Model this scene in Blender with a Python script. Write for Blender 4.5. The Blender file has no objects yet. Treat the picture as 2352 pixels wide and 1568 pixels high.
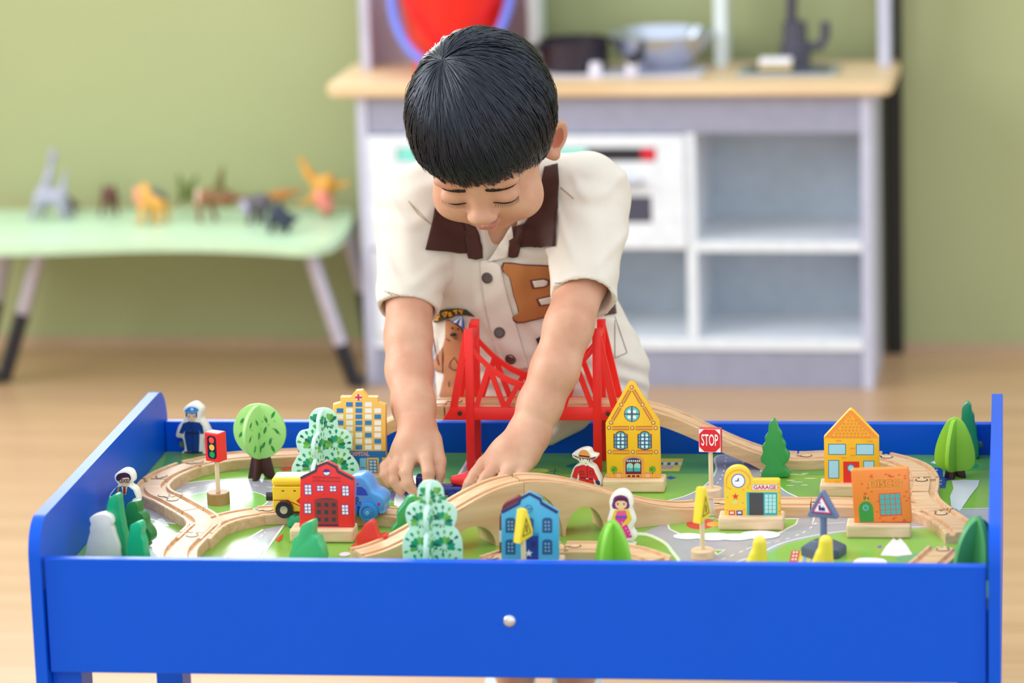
import bpy, bmesh, math, random, itertools
import numpy as np
from mathutils import Vector, Matrix
from mathutils.bvhtree import BVHTree
from mathutils.geometry import delaunay_2d_cdt

random.seed(7); np.random.seed(7)
C = bpy.context.scene.collection
scene = bpy.context.scene

# ------------------------------------------------------------------ camera
W_, H_, FPX = 2352, 1568, 8500.0
CAM = np.array([0.51496, -3.58554, 1.50948])
YAW, PITCH, ROLL = -0.13899, 0.22779, -0.03147
cf = np.array([math.sin(YAW)*math.cos(PITCH), math.cos(YAW)*math.cos(PITCH), -math.sin(PITCH)])
cr = np.array([math.cos(YAW), -math.sin(YAW), 0.0])
cu = np.cross(cr, cf)
cr, cu = cr*math.cos(ROLL)+cu*math.sin(ROLL), -cr*math.sin(ROLL)+cu*math.cos(ROLL)
cd = bpy.data.cameras.new('camera'); cam = bpy.data.objects.new('camera', cd); C.objects.link(cam)
cd.sensor_width = 36.0; cd.lens = FPX/W_*36.0; cd.clip_start = 0.1; cd.clip_end = 60
cam.matrix_world = Matrix(((cr[0], cu[0], -cf[0], CAM[0]), (cr[1], cu[1], -cf[1], CAM[1]), (cr[2], cu[2], -cf[2], CAM[2]), (0, 0, 0, 1)))
cd.dof.use_dof = True; cd.dof.focus_distance = 4.12; cd.dof.aperture_fstop = 3.4
scene.camera = cam

# ------------------------------------------------------------------ world, lights, exposure
wd = bpy.data.worlds.new('world'); scene.world = wd; wd.use_nodes = True
bg = wd.node_tree.nodes['Background']; bg.inputs[0].default_value = (0.90, 0.965, 1.0, 1); bg.inputs[1].default_value = 1.08
def area(name, loc, target, sx, sy, power, col):
    ld = bpy.data.lights.new(name, 'AREA'); ld.shape = 'RECTANGLE'; ld.size = sx; ld.size_y = sy; ld.energy = power; ld.color = col
    o = bpy.data.objects.new(name, ld); C.objects.link(o); o.location = loc
    o.rotation_euler = (Vector(target)-Vector(loc)).to_track_quat('-Z', 'Y').to_euler(); return o
area('daylight_side_window', (-2.52, 0.35, 1.75), (0.0, 0.75, 0.55), 2.2, 1.6, 46, (1.0, 0.99, 0.985))
area('daylight_back_window', (-0.96, 2.80, 1.39), (-0.92, 0.0, 1.39), 1.20, 1.05, 16, (0.93, 0.97, 1.0))
vs = scene.view_settings
vs.view_transform = 'Standard'; vs.look = 'None'; vs.gamma = 1.0; vs.use_curve_mapping = False; vs.exposure = 0.50

# ------------------------------------------------------------------ geometry of the photograph
ZT = 0.40                                            # height of the tray's printed board
def ray(px, py): return cr*((px-W_/2)/FPX)-cu*((py-H_/2)/FPX)+cf
def at(px, py, x=None, y=None, z=None):
    d = ray(px, py)
    s = (x-CAM[0])/d[0] if x is not None else (y-CAM[1])/d[1] if y is not None else (z-CAM[2])/d[2]
    return CAM+s*d
def zm(x0, y0, s): return lambda x, y: (x0+x/s, y0+y/s)   # reading of an enlarged crop

# ------------------------------------------------------------------ materials
def lin(h):
    h = h.lstrip('#'); v = [int(h[i:i+2], 16)/255 for i in (0, 2, 4)]
    return tuple(c/12.92 if c <= .04045 else ((c+.055)/1.055)**2.4 for c in v)+(1,)
MATS = {}
def M(h, rough=0.45, spec=0.5, metal=0.0, var=0.05, coat=0.0, sss=0.0, scale=40, bump=0.0):
    key = (h, rough, spec, metal, var, coat, sss, scale, bump)
    if key in MATS: return MATS[key]
    m = bpy.data.materials.new('paint_'+h.strip('#')); m.use_nodes = True; nt = m.node_tree; b = nt.nodes['Principled BSDF']
    b.inputs['Roughness'].default_value = rough; b.inputs['Specular IOR Level'].default_value = spec; b.inputs['Metallic'].default_value = metal
    b.inputs['Coat Weight'].default_value = coat; b.inputs['Coat Roughness'].default_value = 0.12
    if sss:
        b.inputs['Subsurface Weight'].default_value = sss; b.inputs['Subsurface Radius'].default_value = (1.0, 0.35, 0.2); b.inputs['Subsurface Scale'].default_value = 0.006
    c = lin(h); b.inputs['Base Color'].default_value = c
    if var or bump:
        tc = nt.nodes.new('ShaderNodeTexCoord'); n = nt.nodes.new('ShaderNodeTexNoise'); n.inputs['Scale'].default_value = scale; n.inputs['Detail'].default_value = 4
        nt.links.new(tc.outputs['Object'], n.inputs['Vector'])
        if var:
            r = nt.nodes.new('ShaderNodeValToRGB'); r.color_ramp.elements[0].position = .3; r.color_ramp.elements[1].position = .7
            r.color_ramp.elements[0].color = tuple(x*(1-var) for x in c[:3])+(1,); r.color_ramp.elements[1].color = tuple(min(1, x*(1+var)) for x in c[:3])+(1,)
            nt.links.new(n.outputs['Fac'], r.inputs['Fac']); nt.links.new(r.outputs['Color'], b.inputs['Base Color'])
        if bump:
            bp = nt.nodes.new('ShaderNodeBump'); bp.inputs['Strength'].default_value = bump; bp.inputs['Distance'].default_value = 0.002
            nt.links.new(n.outputs['Fac'], bp.inputs['Height']); nt.links.new(bp.outputs['Normal'], b.inputs['Normal'])
    MATS[key] = m; return m
def wood(name, c1, c2, rough=0.45, scale=(6, 90, 90), rot=0.0, coords='Object', detail=6, bump=0.05):
    if name in MATS: return MATS[name]
    m = bpy.data.materials.new(name); m.use_nodes = True; nt = m.node_tree; b = nt.nodes['Principled BSDF']
    tc = nt.nodes.new('ShaderNodeTexCoord'); mp = nt.nodes.new('ShaderNodeMapping'); n = nt.nodes.new('ShaderNodeTexNoise'); r = nt.nodes.new('ShaderNodeValToRGB')
    mp.inputs['Scale'].default_value = scale; mp.inputs['Rotation'].default_value = (0, 0, rot); n.inputs['Scale'].default_value = 1.0; n.inputs['Detail'].default_value = detail
    n.inputs['Distortion'].default_value = 0.4
    r.color_ramp.elements[0].position = .32; r.color_ramp.elements[1].position = .68
    r.color_ramp.elements[0].color = lin(c1); r.color_ramp.elements[1].color = lin(c2)
    nt.links.new(tc.outputs[coords], mp.inputs['Vector']); nt.links.new(mp.outputs['Vector'], n.inputs['Vector']); nt.links.new(n.outputs['Fac'], r.inputs['Fac'])
    nt.links.new(r.outputs['Color'], b.inputs['Base Color']); b.inputs['Roughness'].default_value = rough
    if bump:
        bp = nt.nodes.new('ShaderNodeBump'); bp.inputs['Strength'].default_value = bump; bp.inputs['Distance'].default_value = 0.001
        nt.links.new(n.outputs['Fac'], bp.inputs['Height']); nt.links.new(bp.outputs['Normal'], b.inputs['Normal'])
    MATS[name] = m; return m
BEECH = wood('beech_wood', '#D2A377', '#E6C199', 0.42, (14, 160, 160))
BEECH_END = wood('beech_end_grain', '#B97B52', '#CF9A6E', 0.6, (120, 120, 120))

# ------------------------------------------------------------------ object helpers
def tag(o, label=None, cat=None, group=None, kind=None):
    if label: o['label'] = label
    if cat: o['category'] = cat
    if group: o['group'] = group
    if kind: o['kind'] = kind
    return o
def empty(name, loc, rz=0.0):
    o = bpy.data.objects.new(name, None); C.objects.link(o); o.location = loc; o.rotation_euler = (0, 0, rz); o.empty_display_size = .02; return o
def thing(name, label, cat, loc, rz=0.0, group=None): return tag(empty(name, loc, rz), label, cat, group)
def link(name, me, mat=None, parent=None, smooth=False):
    o = bpy.data.objects.new(name, me); C.objects.link(o)
    if mat is not None and not me.materials: me.materials.append(mat)
    if parent is not None: o.parent = parent
    if smooth: me.polygons.foreach_set('use_smooth', [True]*len(me.polygons))
    return o
def mesh(name, verts, faces, mat=None, parent=None, smooth=False):
    me = bpy.data.meshes.new(name); me.from_pydata([tuple(v) for v in verts], [], faces); me.update(); return link(name, me, mat, parent, smooth)
def from_bm(name, bm, mat=None, parent=None, smooth=False):
    bmesh.ops.recalc_face_normals(bm, faces=bm.faces); me = bpy.data.meshes.new(name); bm.to_mesh(me); bm.free(); return link(name, me, mat, parent, smooth)
def smooth_angle(o, deg=40):
    me = o.data; me.polygons.foreach_set('use_smooth', [True]*len(me.polygons))
    me.set_sharp_from_angle(angle=math.radians(deg)); return o
def bm_box(bm, lo, hi, bev=0.0, seg=2, mtx=None):
    r = bmesh.ops.create_cube(bm, size=1.0); vs_ = r['verts']
    bmesh.ops.scale(bm, verts=vs_, vec=[hi[i]-lo[i] for i in range(3)]); bmesh.ops.translate(bm, verts=vs_, vec=[(hi[i]+lo[i])/2 for i in range(3)])
    if bev:
        es = list({e for v in vs_ for e in v.link_edges}); rr = bmesh.ops.bevel(bm, geom=es, offset=bev, segments=seg, profile=.5, affect='EDGES'); vs_ = list({v for f in rr['faces'] for v in f.verts})
    if mtx is not None: bmesh.ops.transform(bm, matrix=mtx, verts=list({v for v in vs_}))
def box(name, lo, hi, mat, parent=None, bev=0.0, seg=2):
    bm = bmesh.new(); bm_box(bm, lo, hi, bev, seg); return from_bm(name, bm, mat, parent)
def lathe(name, prof, mat, parent=None, n=32, loc=(0, 0, 0), axis='z', smooth=True):
    vs_, fs = [], []; m_ = len(prof)
    for i in range(n):
        a = 2*math.pi*i/n
        for r, h in prof:
            p = (r*math.cos(a), r*math.sin(a), h)
            if axis == 'y': p = (p[0], p[2], p[1])
            if axis == 'x': p = (p[2], p[0], p[1])
            vs_.append((p[0]+loc[0], p[1]+loc[1], p[2]+loc[2]))
    for i in range(n):
        for j in range(m_-1):
            a, b = i*m_+j, ((i+1) % n)*m_+j; fs.append((a, b, b+1, a+1))
    if prof[0][0] > 1e-6: fs.append(tuple(i*m_ for i in range(n)))
    if prof[-1][0] > 1e-6: fs.append(tuple(i*m_+m_-1 for i in range(n)))
    bm = bmesh.new(); bv = [bm.verts.new(v) for v in vs_]
    for f in fs: bm.faces.new([bv[i] for i in f])
    bmesh.ops.remove_doubles(bm, verts=bm.verts, dist=1e-6); o = from_bm(name, bm, mat, parent)
    return smooth_angle(o, 35) if smooth else o
def tube_data(pts, rad, n=8, caps=True):
    pts = [np.array(p, float) for p in pts]; rad = rad if hasattr(rad, '__len__') else [rad]*len(pts)
    vs_, fs = [], []; up = np.array([0, 0, 1.0])
    for i, p in enumerate(pts):
        d = pts[min(i+1, len(pts)-1)]-pts[max(i-1, 0)]; d = d/(np.linalg.norm(d)+1e-12)
        if i == 0:
            a = np.cross(d, up if abs(d[2]) < .9 else np.array([1.0, 0, 0])); a /= np.linalg.norm(a)
        else:
            a = a-d*(a@d); a /= np.linalg.norm(a)+1e-12
        b = np.cross(d, a)
        for k in range(n):
            t = 2*math.pi*k/n; vs_.append(p+rad[i]*(a*math.cos(t)+b*math.sin(t)))
    for i in range(len(pts)-1):
        for k in range(n): fs.append((i*n+k, i*n+(k+1) % n, (i+1)*n+(k+1) % n, (i+1)*n+k))
    if caps: fs += [tuple(range(n))[::-1], tuple((len(pts)-1)*n+k for k in range(n))]
    return vs_, fs
def tube(name, pts, rad, mat, parent=None, n=10): 
    v, f = tube_data(pts, rad, n); return smooth_angle(mesh(name, v, f, mat, parent), 50)
def spline(pts, n=6, closed=True):
    P = [np.array(p, float) for p in pts]; m_ = len(P); out = []
    rng = range(m_) if closed else range(m_-1)
    for i in rng:
        p0 = P[(i-1) % m_] if closed or i > 0 else P[0]; p1 = P[i]; p2 = P[(i+1) % m_]; p3 = P[(i+2) % m_] if closed or i+2 < m_ else P[-1]
        for k in range(n):
            t = k/n; out.append(.5*((2*p1)+(-p0+p2)*t+(2*p0-5*p1+4*p2-p3)*t*t+(-p0+3*p1-3*p2+p3)*t**3))
    if not closed: out.append(P[-1])
    return [tuple(p) for p in out]
def rrect(x0, z0, x1, z1, r, n=5):
    out = []
    for cx, cz, a0 in ((x1-r, z1-r, 0), (x0+r, z1-r, 90), (x0+r, z0+r, 180), (x1-r, z0+r, 270)):
        for k in range(n+1):
            a = math.radians(a0+90*k/n); out.append((cx+r*math.cos(a), cz+r*math.sin(a)))
    return out
def disc(cx, cz, r, rz=None, n=24, a0=0, a1=360):
    rz = rz or r; full = abs(a1-a0) >= 360
    return [(cx+r*math.cos(math.radians(a0+(a1-a0)*k/(n if full else n-1))), cz+rz*math.sin(math.radians(a0+(a1-a0)*k/(n if full else n-1)))) for k in range(n)]
def cutout(name, pts, t, mat, parent=None, y0=0.0, bev=0.0008, seg=2):
    bm = bmesh.new(); vs_ = [bm.verts.new((p[0], y0, p[1])) for p in pts]; f = bm.faces.new(vs_)
    r = bmesh.ops.extrude_face_region(bm, geom=[f]); nv = [e for e in r['geom'] if isinstance(e, bmesh.types.BMVert)]
    bmesh.ops.translate(bm, verts=nv, vec=(0, t, 0))
    bmesh.ops.recalc_face_normals(bm, faces=bm.faces)
    if bev:
        es = [e for e in bm.edges if abs(e.verts[0].co.y-e.verts[1].co.y) < 1e-7]
        bmesh.ops.bevel(bm, geom=es, offset=bev, segments=seg, profile=.5, affect='EDGES')
    return smooth_angle(from_bm(name, bm, mat, parent), 38)
class Frame:
    """an upright face standing on the board: pixel readings become local (u, z) on it"""
    def __init__(s, px, py, yaw=0.0, z=ZT, back=0.0):
        s.o = at(px, py, z=z); s.yaw = yaw; s.ex = np.array([math.cos(yaw), math.sin(yaw), 0]); s.n = np.array([math.sin(yaw), -math.cos(yaw), 0]); s.back = back
    def l(s, px, py):
        d = ray(px, py); o = s.o-s.n*s.back; t = ((o-CAM)@s.n)/(d@s.n); p = CAM+t*d-s.o; return (float(p@s.ex), float(p[2]))
    def poly(s, pts, zf=None): return [s.l(*(zf(*p) if zf else p)) for p in pts]
FONT = {}
def text2d(txt, size, cx, cz, bold=0.0, sx=1.0, rot=0.0):
    cu_ = bpy.data.curves.new('lettering', 'FONT'); cu_.body = txt; cu_.size = size; cu_.align_x = 'CENTER'; cu_.align_y = 'CENTER'; cu_.offset = bold; cu_.resolution_u = 3
    to = bpy.data.objects.new('lettering', cu_); C.objects.link(to); me = bpy.data.meshes.new_from_object(to)
    v = [(p.co.x*sx, p.co.y) for p in me.vertices]; f = [tuple(p.vertices) for p in me.polygons]
    bpy.data.objects.remove(to); bpy.data.curves.remove(cu_); bpy.data.meshes.remove(me)
    c_, s_ = math.cos(rot), math.sin(rot)
    return [(cx+x*c_-z*s_, cz+x*s_+z*c_) for x, z in v], f
class Print:
    """flat print on a face: thin coloured shapes joined in one mesh with one slot per colour"""
    def __init__(s, horizontal=False, eps=0.00012, rough=0.4): s.v, s.f, s.m, s.mats, s.h, s.eps, s.rough = [], [], [], [], horizontal, eps, rough
    def _m(s, col):
        m = M(col, s.rough, var=0.03); 
        if m not in s.mats: s.mats.append(m)
        return s.mats.index(m)
    def poly(s, pts, col, L=1):
        b = len(s.v); e = s.eps*L+2e-6*(len(s.f) % 23); s.v += [(p[0], -e, p[1]) if not s.h else (p[0], p[1], e) for p in pts]; s.f.append(tuple(range(b, b+len(pts)))); s.m.append(s._m(col))
    def rect(s, x0, z0, x1, z1, col, L=1): s.poly([(x0, z0), (x1, z0), (x1, z1), (x0, z1)], col, L)
    def tris(s, vf, col, L=1):
        b = len(s.v); s.v += [(p[0], -s.eps*L, p[1]) if not s.h else (p[0], p[1], s.eps*L) for p in vf[0]]; k = s._m(col)
        for f in vf[1]: s.f.append(tuple(b+i for i in f)); s.m.append(k)
    def line(s, pts, w, col, L=1, closed=False):
        P = [np.array(p) for p in pts]; n = len(P); A, B = [], []
        for i in range(n):
            d = P[(i+1) % n if closed else min(i+1, n-1)]-P[(i-1) % n if closed else max(i-1, 0)]; d = d/(np.linalg.norm(d)+1e-12); q = np.array([-d[1], d[0]])*w/2; A.append(P[i]+q); B.append(P[i]-q)
        for i in range(n if closed else n-1): j = (i+1) % n; s.poly([A[i], B[i], B[j], A[j]], col, L)
    def window(s, x0, z0, x1, z1, nx, nz, frame, pane, gap, L=1):
        s.rect(x0, z0, x1, z1, frame, L); w = (x1-x0-gap*(nx+1))/nx; h = (z1-z0-gap*(nz+1))/nz
        for i in range(nx):
            for j in range(nz): a = x0+gap+i*(w+gap); b = z0+gap+j*(h+gap); s.rect(a, b, a+w, b+h, pane, L+1)
    def build(s, name, parent, y=0.0):
        me = bpy.data.meshes.new(name); me.from_pydata(s.v, [], s.f); me.update()
        for m in s.mats: me.materials.append(m)
        me.polygons.foreach_set('material_index', s.m)
        bm = bmesh.new(); bm.from_mesh(me)
        want = Vector((0, 0, 1)) if s.h else Vector((0, -1, 0)); bm.normal_update()
        bmesh.ops.reverse_faces(bm, faces=[f for f in bm.faces if f.normal.dot(want) < 0]); bm.to_mesh(me); bm.free()
        o = link(name, me, None, parent); o.location = (0, y, 0) if not s.h else (0, 0, y); return o
# ------------------------------------------------------------------ signed-distance modelling for organic shapes
class SDF:
    def __init__(s, lo, hi, h):
        s.lo = np.array(lo, float); s.h = h; s.n = np.ceil((np.array(hi)-s.lo)/h).astype(int)+1; s.f = np.full(tuple(s.n), 0.05, np.float32)
    def _sub(s, lo, hi):
        a = np.maximum(np.floor((np.array(lo)-s.lo)/s.h).astype(int), 0); b = np.minimum(np.ceil((np.array(hi)-s.lo)/s.h).astype(int)+1, s.n)
        if (b <= a).any(): return None, None
        g = [s.lo[i]+s.h*np.arange(a[i], b[i]) for i in range(3)]
        P = np.stack(np.meshgrid(*g, indexing='ij'), -1).astype(np.float32)
        return tuple(slice(a[i], b[i]) for i in range(3)), P
    def _put(s, sl, d, k, op):
        f = s.f[sl]
        if op == 'sub': d = -d; f2 = -f
        else: f2 = f
        h = np.maximum(k-np.abs(f2-d), 0)/max(k, 1e-6); r = np.minimum(f2, d)-h*h*k*.25
        if op == 'sub': 
            h = np.maximum(k-np.abs(f-d), 0)/max(k, 1e-6); r = np.maximum(f, d)+h*h*k*.25
        s.f[sl] = r
    def cap(s, a, b, ra, rb, k=.01, op='add'):
        a = np.array(a, float); b = np.array(b, float); m = max(ra, rb)+k+3*s.h+.01
        sl, P = s._sub(np.minimum(a, b)-m, np.maximum(a, b)+m)
        if sl is None: return
        d = b-a; t = np.clip(((P-a)@d)/(d@d+1e-12), 0, 1); q = P-(a+t[..., None]*d)
        s._put(sl, (np.sqrt((q*q).sum(-1))-(ra+(rb-ra)*t)).astype(np.float32), k, op)
    def ell(s, c, r, R=None, k=.01, op='add'):
        c = np.array(c, float); r = np.array(r, float); m = r.max()+k+3*s.h+.01
        sl, P = s._sub(c-m, c+m)
        if sl is None: return
        q = P-c
        if R is not None: q = q@R
        k0 = np.sqrt(((q/r)**2).sum(-1)); k1 = np.sqrt(((q/(r*r))**2).sum(-1))+1e-9
        s._put(sl, (k0*(k0-1)/k1).astype(np.float32), k, op)
    def box(s, c, hs, R=None, rnd=0.0, k=.004, op='add'):
        c = np.array(c, float); hs = np.array(hs, float); m = np.linalg.norm(hs)+k+3*s.h
        sl, P = s._sub(c-m, c+m)
        if sl is None: return
        q = P-c
        if R is not None: q = q@R
        q = np.abs(q)-(hs-rnd); s._put(sl, (np.sqrt((np.maximum(q, 0)**2).sum(-1))+np.minimum(q.max(-1), 0)-rnd).astype(np.float32), k, op)
    def plane(s, p, n, k=.003):          # keep the side that n points away from
        n = np.array(n, float); n /= np.linalg.norm(n); g = [s.lo[i]+s.h*np.arange(s.n[i]) for i in range(3)]
        d = (g[0][:, None, None]-p[0])*n[0]+(g[1][None, :, None]-p[1])*n[1]+(g[2][None, None, :]-p[2])*n[2]
        s.f = np.maximum(s.f, d.astype(np.float32))
    def data(s):
        f = s.f; f[0] = f[-1] = .05; f[:, 0] = f[:, -1] = .05; f[:, :, 0] = f[:, :, -1] = .05
        S = f < 0; n = f.shape; cnt = np.zeros((n[0]-1, n[1]-1, n[2]-1), np.uint8)
        offs = list(itertools.product((0, 1), repeat=3))
        for o in offs: cnt += S[o[0]:n[0]-1+o[0], o[1]:n[1]-1+o[1], o[2]:n[2]-1+o[2]]
        idx = np.argwhere((cnt > 0) & (cnt < 8)); ids = np.full(cnt.shape, -1, np.int32); ids[tuple(idx.T)] = np.arange(len(idx))
        val = np.stack([f[idx[:, 0]+o[0], idx[:, 1]+o[1], idx[:, 2]+o[2]] for o in offs], 1)
        pos = np.zeros((len(idx), 3)); num = np.zeros(len(idx))
        for a in range(8):
            for b in range(a+1, 8):
                oa, ob = np.array(offs[a]), np.array(offs[b])
                if np.abs(oa-ob).sum() != 1: continue
                m = (val[:, a] < 0) != (val[:, b] < 0); t = np.where(m, val[:, a]/(val[:, a]-val[:, b]+1e-12), 0)
                pos += np.where(m[:, None], oa+t[:, None]*(ob-oa), 0); num += m
        v = s.lo+s.h*(idx+pos/num[:, None]); quads = []
        for ax in range(3):
            u, w = (ax+1) % 3, (ax+2) % 3
            sl0 = [slice(1, n[i]-1) for i in range(3)]; sl1 = list(sl0); sl0[ax] = slice(0, n[ax]-1); sl1[ax] = slice(1, n[ax])
            e0, e1 = S[tuple(sl0)], S[tuple(sl1)]; ch = np.argwhere(e0 != e1); fl = e0[tuple(ch.T)]
            base = ch.copy(); base[:, u] += 1; base[:, w] += 1
            cs = []
            for du, dw in ((-1, -1), (0, -1), (0, 0), (-1, 0)):
                c_ = base.copy(); c_[:, u] += du; c_[:, w] += dw; cs.append(ids[tuple(c_.T)])
            q = np.stack(cs, 1); q[~fl] = q[~fl][:, ::-1]; quads.append(q)
        return v, np.concatenate(quads)
    def build(s, name, mat, parent=None, relax=2):
        v, q = s.data()
        if relax:                         # light Laplacian relaxation
            e = np.concatenate([q[:, [0, 1]], q[:, [1, 2]], q[:, [2, 3]], q[:, [3, 0]]]); n = len(v)
            for _ in range(relax):
                acc = np.zeros_like(v); c = np.bincount(e[:, 0], minlength=n)+np.bincount(e[:, 1], minlength=n)
                for k in range(3): acc[:, k] = np.bincount(e[:, 0], v[e[:, 1], k], n)+np.bincount(e[:, 1], v[e[:, 0], k], n)
                v = v*.5+.5*acc/np.maximum(c, 1)[:, None]
        me = bpy.data.meshes.new(name); me.vertices.add(len(v)); me.vertices.foreach_set('co', v.astype(np.float32).ravel())
        me.loops.add(q.size); me.loops.foreach_set('vertex_index', q.astype(np.int32).ravel()); me.polygons.add(len(q)); me.polygons.foreach_set('loop_start', np.arange(0, q.size, 4, dtype=np.int32))
        me.update(calc_edges=True); me.validate()
        return link(name, me, mat, parent, smooth=True)

# ------------------------------------------------------------------ the room
FLOOR = wood('floor_laminate', '#B8926C', '#CCA682', 0.30, (1.3, 34, 1), 0.0, 'Object', 5, 0.02)
tag(box('floor', (-3.2, -5.0, -0.03), (4.7, 2.95, 0.0), FLOOR), kind='structure')
WALLM = M('#A8AE80', 0.6, 0.35, var=0.025, scale=3)
def panel_with_hole(name, lo, hi, hlo, hhi, ax, mat):
    bm = bmesh.new(); a = list(lo); b = list(hi)
    def piece(u0, u1, z0, z1):
        l, h = list(lo), list(hi); l[ax], h[ax], l[2], h[2] = u0, u1, z0, z1; bm_box(bm, l, h)
    piece(lo[ax], hlo[0], lo[2], hi[2]); piece(hhi[0], hi[ax], lo[2], hi[2]); piece(hlo[0], hhi[0], lo[2], hlo[1]); piece(hlo[0], hhi[0], hhi[1], hi[2])
    return tag(from_bm(name, bm, mat), kind='structure')
WY = -0.030                                           # the wall runs almost parallel to the table
wb = panel_with_hole('wall_back', (-2.4, 0.0, 0), (5.2, 0.1, 2.5), (-1.0, 0.82), (0.3, 1.95), 0, WALLM)
wb.location = (-0.6, 2.815, 0); wb.rotation_euler = (0, 0, WY)
wl = panel_with_hole('wall_left', (-2.75, -5.0, 0), (-2.62, 2.95, 2.7), (-0.85, 0.9), (1.55, 2.6), 1, M('#D8D6C4', .7))
def win_frame(name, lo, hi, ax):
    bm = bmesh.new(); w = .05; u0, z0, u1, z1 = lo[0], lo[1], hi[0], hi[1]; d0, d1 = lo[2], hi[2]
    for a in ((u0, z0, u1, z0+w), (u0, z1-w, u1, z1), (u0, z0, u0+w, z1), (u1-w, z0, u1, z1), ((u0+u1)/2-w/2, z0, (u0+u1)/2+w/2, z1)):
        l = (a[0], d0, a[1]) if ax == 0 else (d0, a[0], a[1]); h = (a[2], d1, a[3]) if ax == 0 else (d1, a[2], a[3]); bm_box(bm, l, h, .004)
    return tag(from_bm(name, bm, M('#F1F1EC', .4)), kind='structure')
w1 = win_frame('window_1', (-1.0, .82, .05), (.3, 1.95, .09), 0); w1.location = wb.location; w1.rotation_euler = wb.rotation_euler
win_frame('window_2', (-.85, .9, -2.72), (1.55, 2.6, -2.66), 1)
bb = tag(box('baseboard_back', (-2.4, -0.010, 0.0), (5.2, 0.0, 0.018), M('#B9A083', .5)), kind='structure'); bb.location = wb.location; bb.rotation_euler = wb.rotation_euler

# ------------------------------------------------------------------ toy kitchen
KY = 2.535
K = thing('toy_kitchen', 'white and mauve wooden toy kitchen with pale wood worktop against the green wall', 'toy kitchen', (-0.596, KY, 0), -0.030)
MAUVE = M('#9A9CB2', .5); KW = M('#E6ECF4', .4); KSH = M('#C4D0DC', .5); LILAC = M('#C2C4DA', .5)
kw, kd, kh = .873, .225, .505
box('side_panel', (0, 0, 0), (.018, kd, kh), LILAC, K, .001); box('side_panel', (kw-.018, 0, 0), (kw, kd, kh), LILAC, K, .001)
box('back_panel', (.018, kd-.006, .03), (kw-.018, kd, kh), KSH, K)
box('fascia', (.018, .004, .438), (kw-.018, .018, kh), MAUVE, K, .001)
box('kick_plate', (.018, .006, 0), (kw-.018, .020, .066), MAUVE, K, .001)
box('bottom_board', (.018, .0, .066), (kw-.018, kd-.006, .086), KW, K, .001)
box('divider', (.560, .002, .086), (.577, kd-.006, .438), KW, K, .001)
box('shelf', (.577, .002, .236), (kw-.018, kd-.006, .254), KW, K, .001)
box('inner_shelf', (.018, .02, .236), (.560, kd-.006, .246), KW, K, .001)
od = box('oven_door', (.018, -.006, .242), (.560, .012, .436), KW, K, .003)
Pn = Print(rough=.25); Pn.rect(.068, .393, .512, .416, '#23242C'); 
for a, b, c in ((.070, .135, '#7FE3D6'), (.150, .395, '#8CE8DC'), (.487, .511, '#D8203A')): Pn.rect(a, .3945, b, .4145, c, 2)
Pn.rect(.10, .288, .503, .333, '#4A4C5E'); Pn.build('control_strip', od, -.0062)
tube('handle', [(.16, -.006, .358), (.16, -.024, .358), (.485, -.024, .358), (.485, -.006, .358)], .0055, M('#B9BAC6', .3, metal=.6), od)
ld_ = box('cupboard_door', (.020, -.004, .088), (.300, .010, .238), KW, K, .002)
lathe('knob', [(0, -.02), (.008, -.019), (.009, -.012), (.005, -.004), (.005, 0)], M('#C9CAD4', .3), ld_, 16, (.28, -.004, .2), 'y')
WT = wood('kitchen_worktop', '#D9B98E', '#E9CFA8', .45, (4, 60, 60))
bm = bmesh.new(); pts = rrect(-.048, -.022, kw+.036, kd+.002, .022); vv = [bm.verts.new((p[0], p[1], kh)) for p in pts]; fc = bm.faces.new(vv); r = bmesh.ops.extrude_face_region(bm, geom=[fc])
bmesh.ops.translate(bm, verts=[e for e in r['geom'] if isinstance(e, bmesh.types.BMVert)], vec=(0, 0, .022)); bmesh.ops.bevel(bm, geom=[e for e in bm.edges if abs(e.verts[0].co.z-e.verts[1].co.z) < 1e-6], offset=.004, segments=2, affect='EDGES'); from_bm('worktop', bm, WT, K)
top = kh+.022; HY = .165
def kx(px, y=KY+HY, py=150): return float(at(px, py, y=y)[0])+.596
for a, b in ((828, 851), (1214, 1238), (1640, 1668), (2014, 2040)):
    box('hutch_post', (kx(a), HY-.02, top), (kx(b), HY+.058, 1.05), LILAC if a in (828, 2014) else M('#DDE6E6', .45), K, .001)
box('hutch_back', (kx(850), HY+.050, top), (kx(1215), HY+.056, 1.05), M('#B4AAB8', .5), K)
box('hutch_shelf', (kx(828), HY-.02, 1.03), (kx(2040), HY+.058, 1.05), LILAC, K)
box('hob_plate', (kx(1235, KY+.09), .035, top), (kx(1615, KY+.09), .155, top+.004), M('#D7D3DE', .4), K, .001)
for px in (1368, 1452): lathe('hob_knob', [(0, .022), (.010, .021), (.012, .004), (.012, 0)], M('#E6E2F2', .35), K, 18, (kx(px, KY+.05), .05, top+.004))
sx0, sx1 = kx(1695, KY+.09), kx(1925, KY+.09)
sk = box('sink_rim', (sx0, .04, top), (sx1, .145, top+.005), M('#C3CAD6', .25, metal=.7), K, .002)
box('sink_bowl', (sx0+.015, .052, top+.0051), (sx1-.015, .133, top+.0056), M('#5E6878', .3, metal=.5), sk)
FX = kx(1838, KY+.16)
DG = M('#4A4857', .4)
fa = lathe('faucet', [(.026, 0), (.026, .035), (.021, .04), (.020, .075), (0, .08)], DG, K, 20, (FX-.012, .165, top))
tube('faucet_spout', [(FX-.018, .165, top+.07), (FX-.016, .165, top+.13), (FX-.01, .15, top+.16), (FX, .115, top+.165), (FX, .10, top+.145)], .0095, DG, fa)
tube('faucet_lever', [(FX, .165, top+.03), (FX+.032, .165, top+.034), (FX+.040, .165, top+.05), (FX+.040, .165, top+.075)], .0085, DG, fa)
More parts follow.
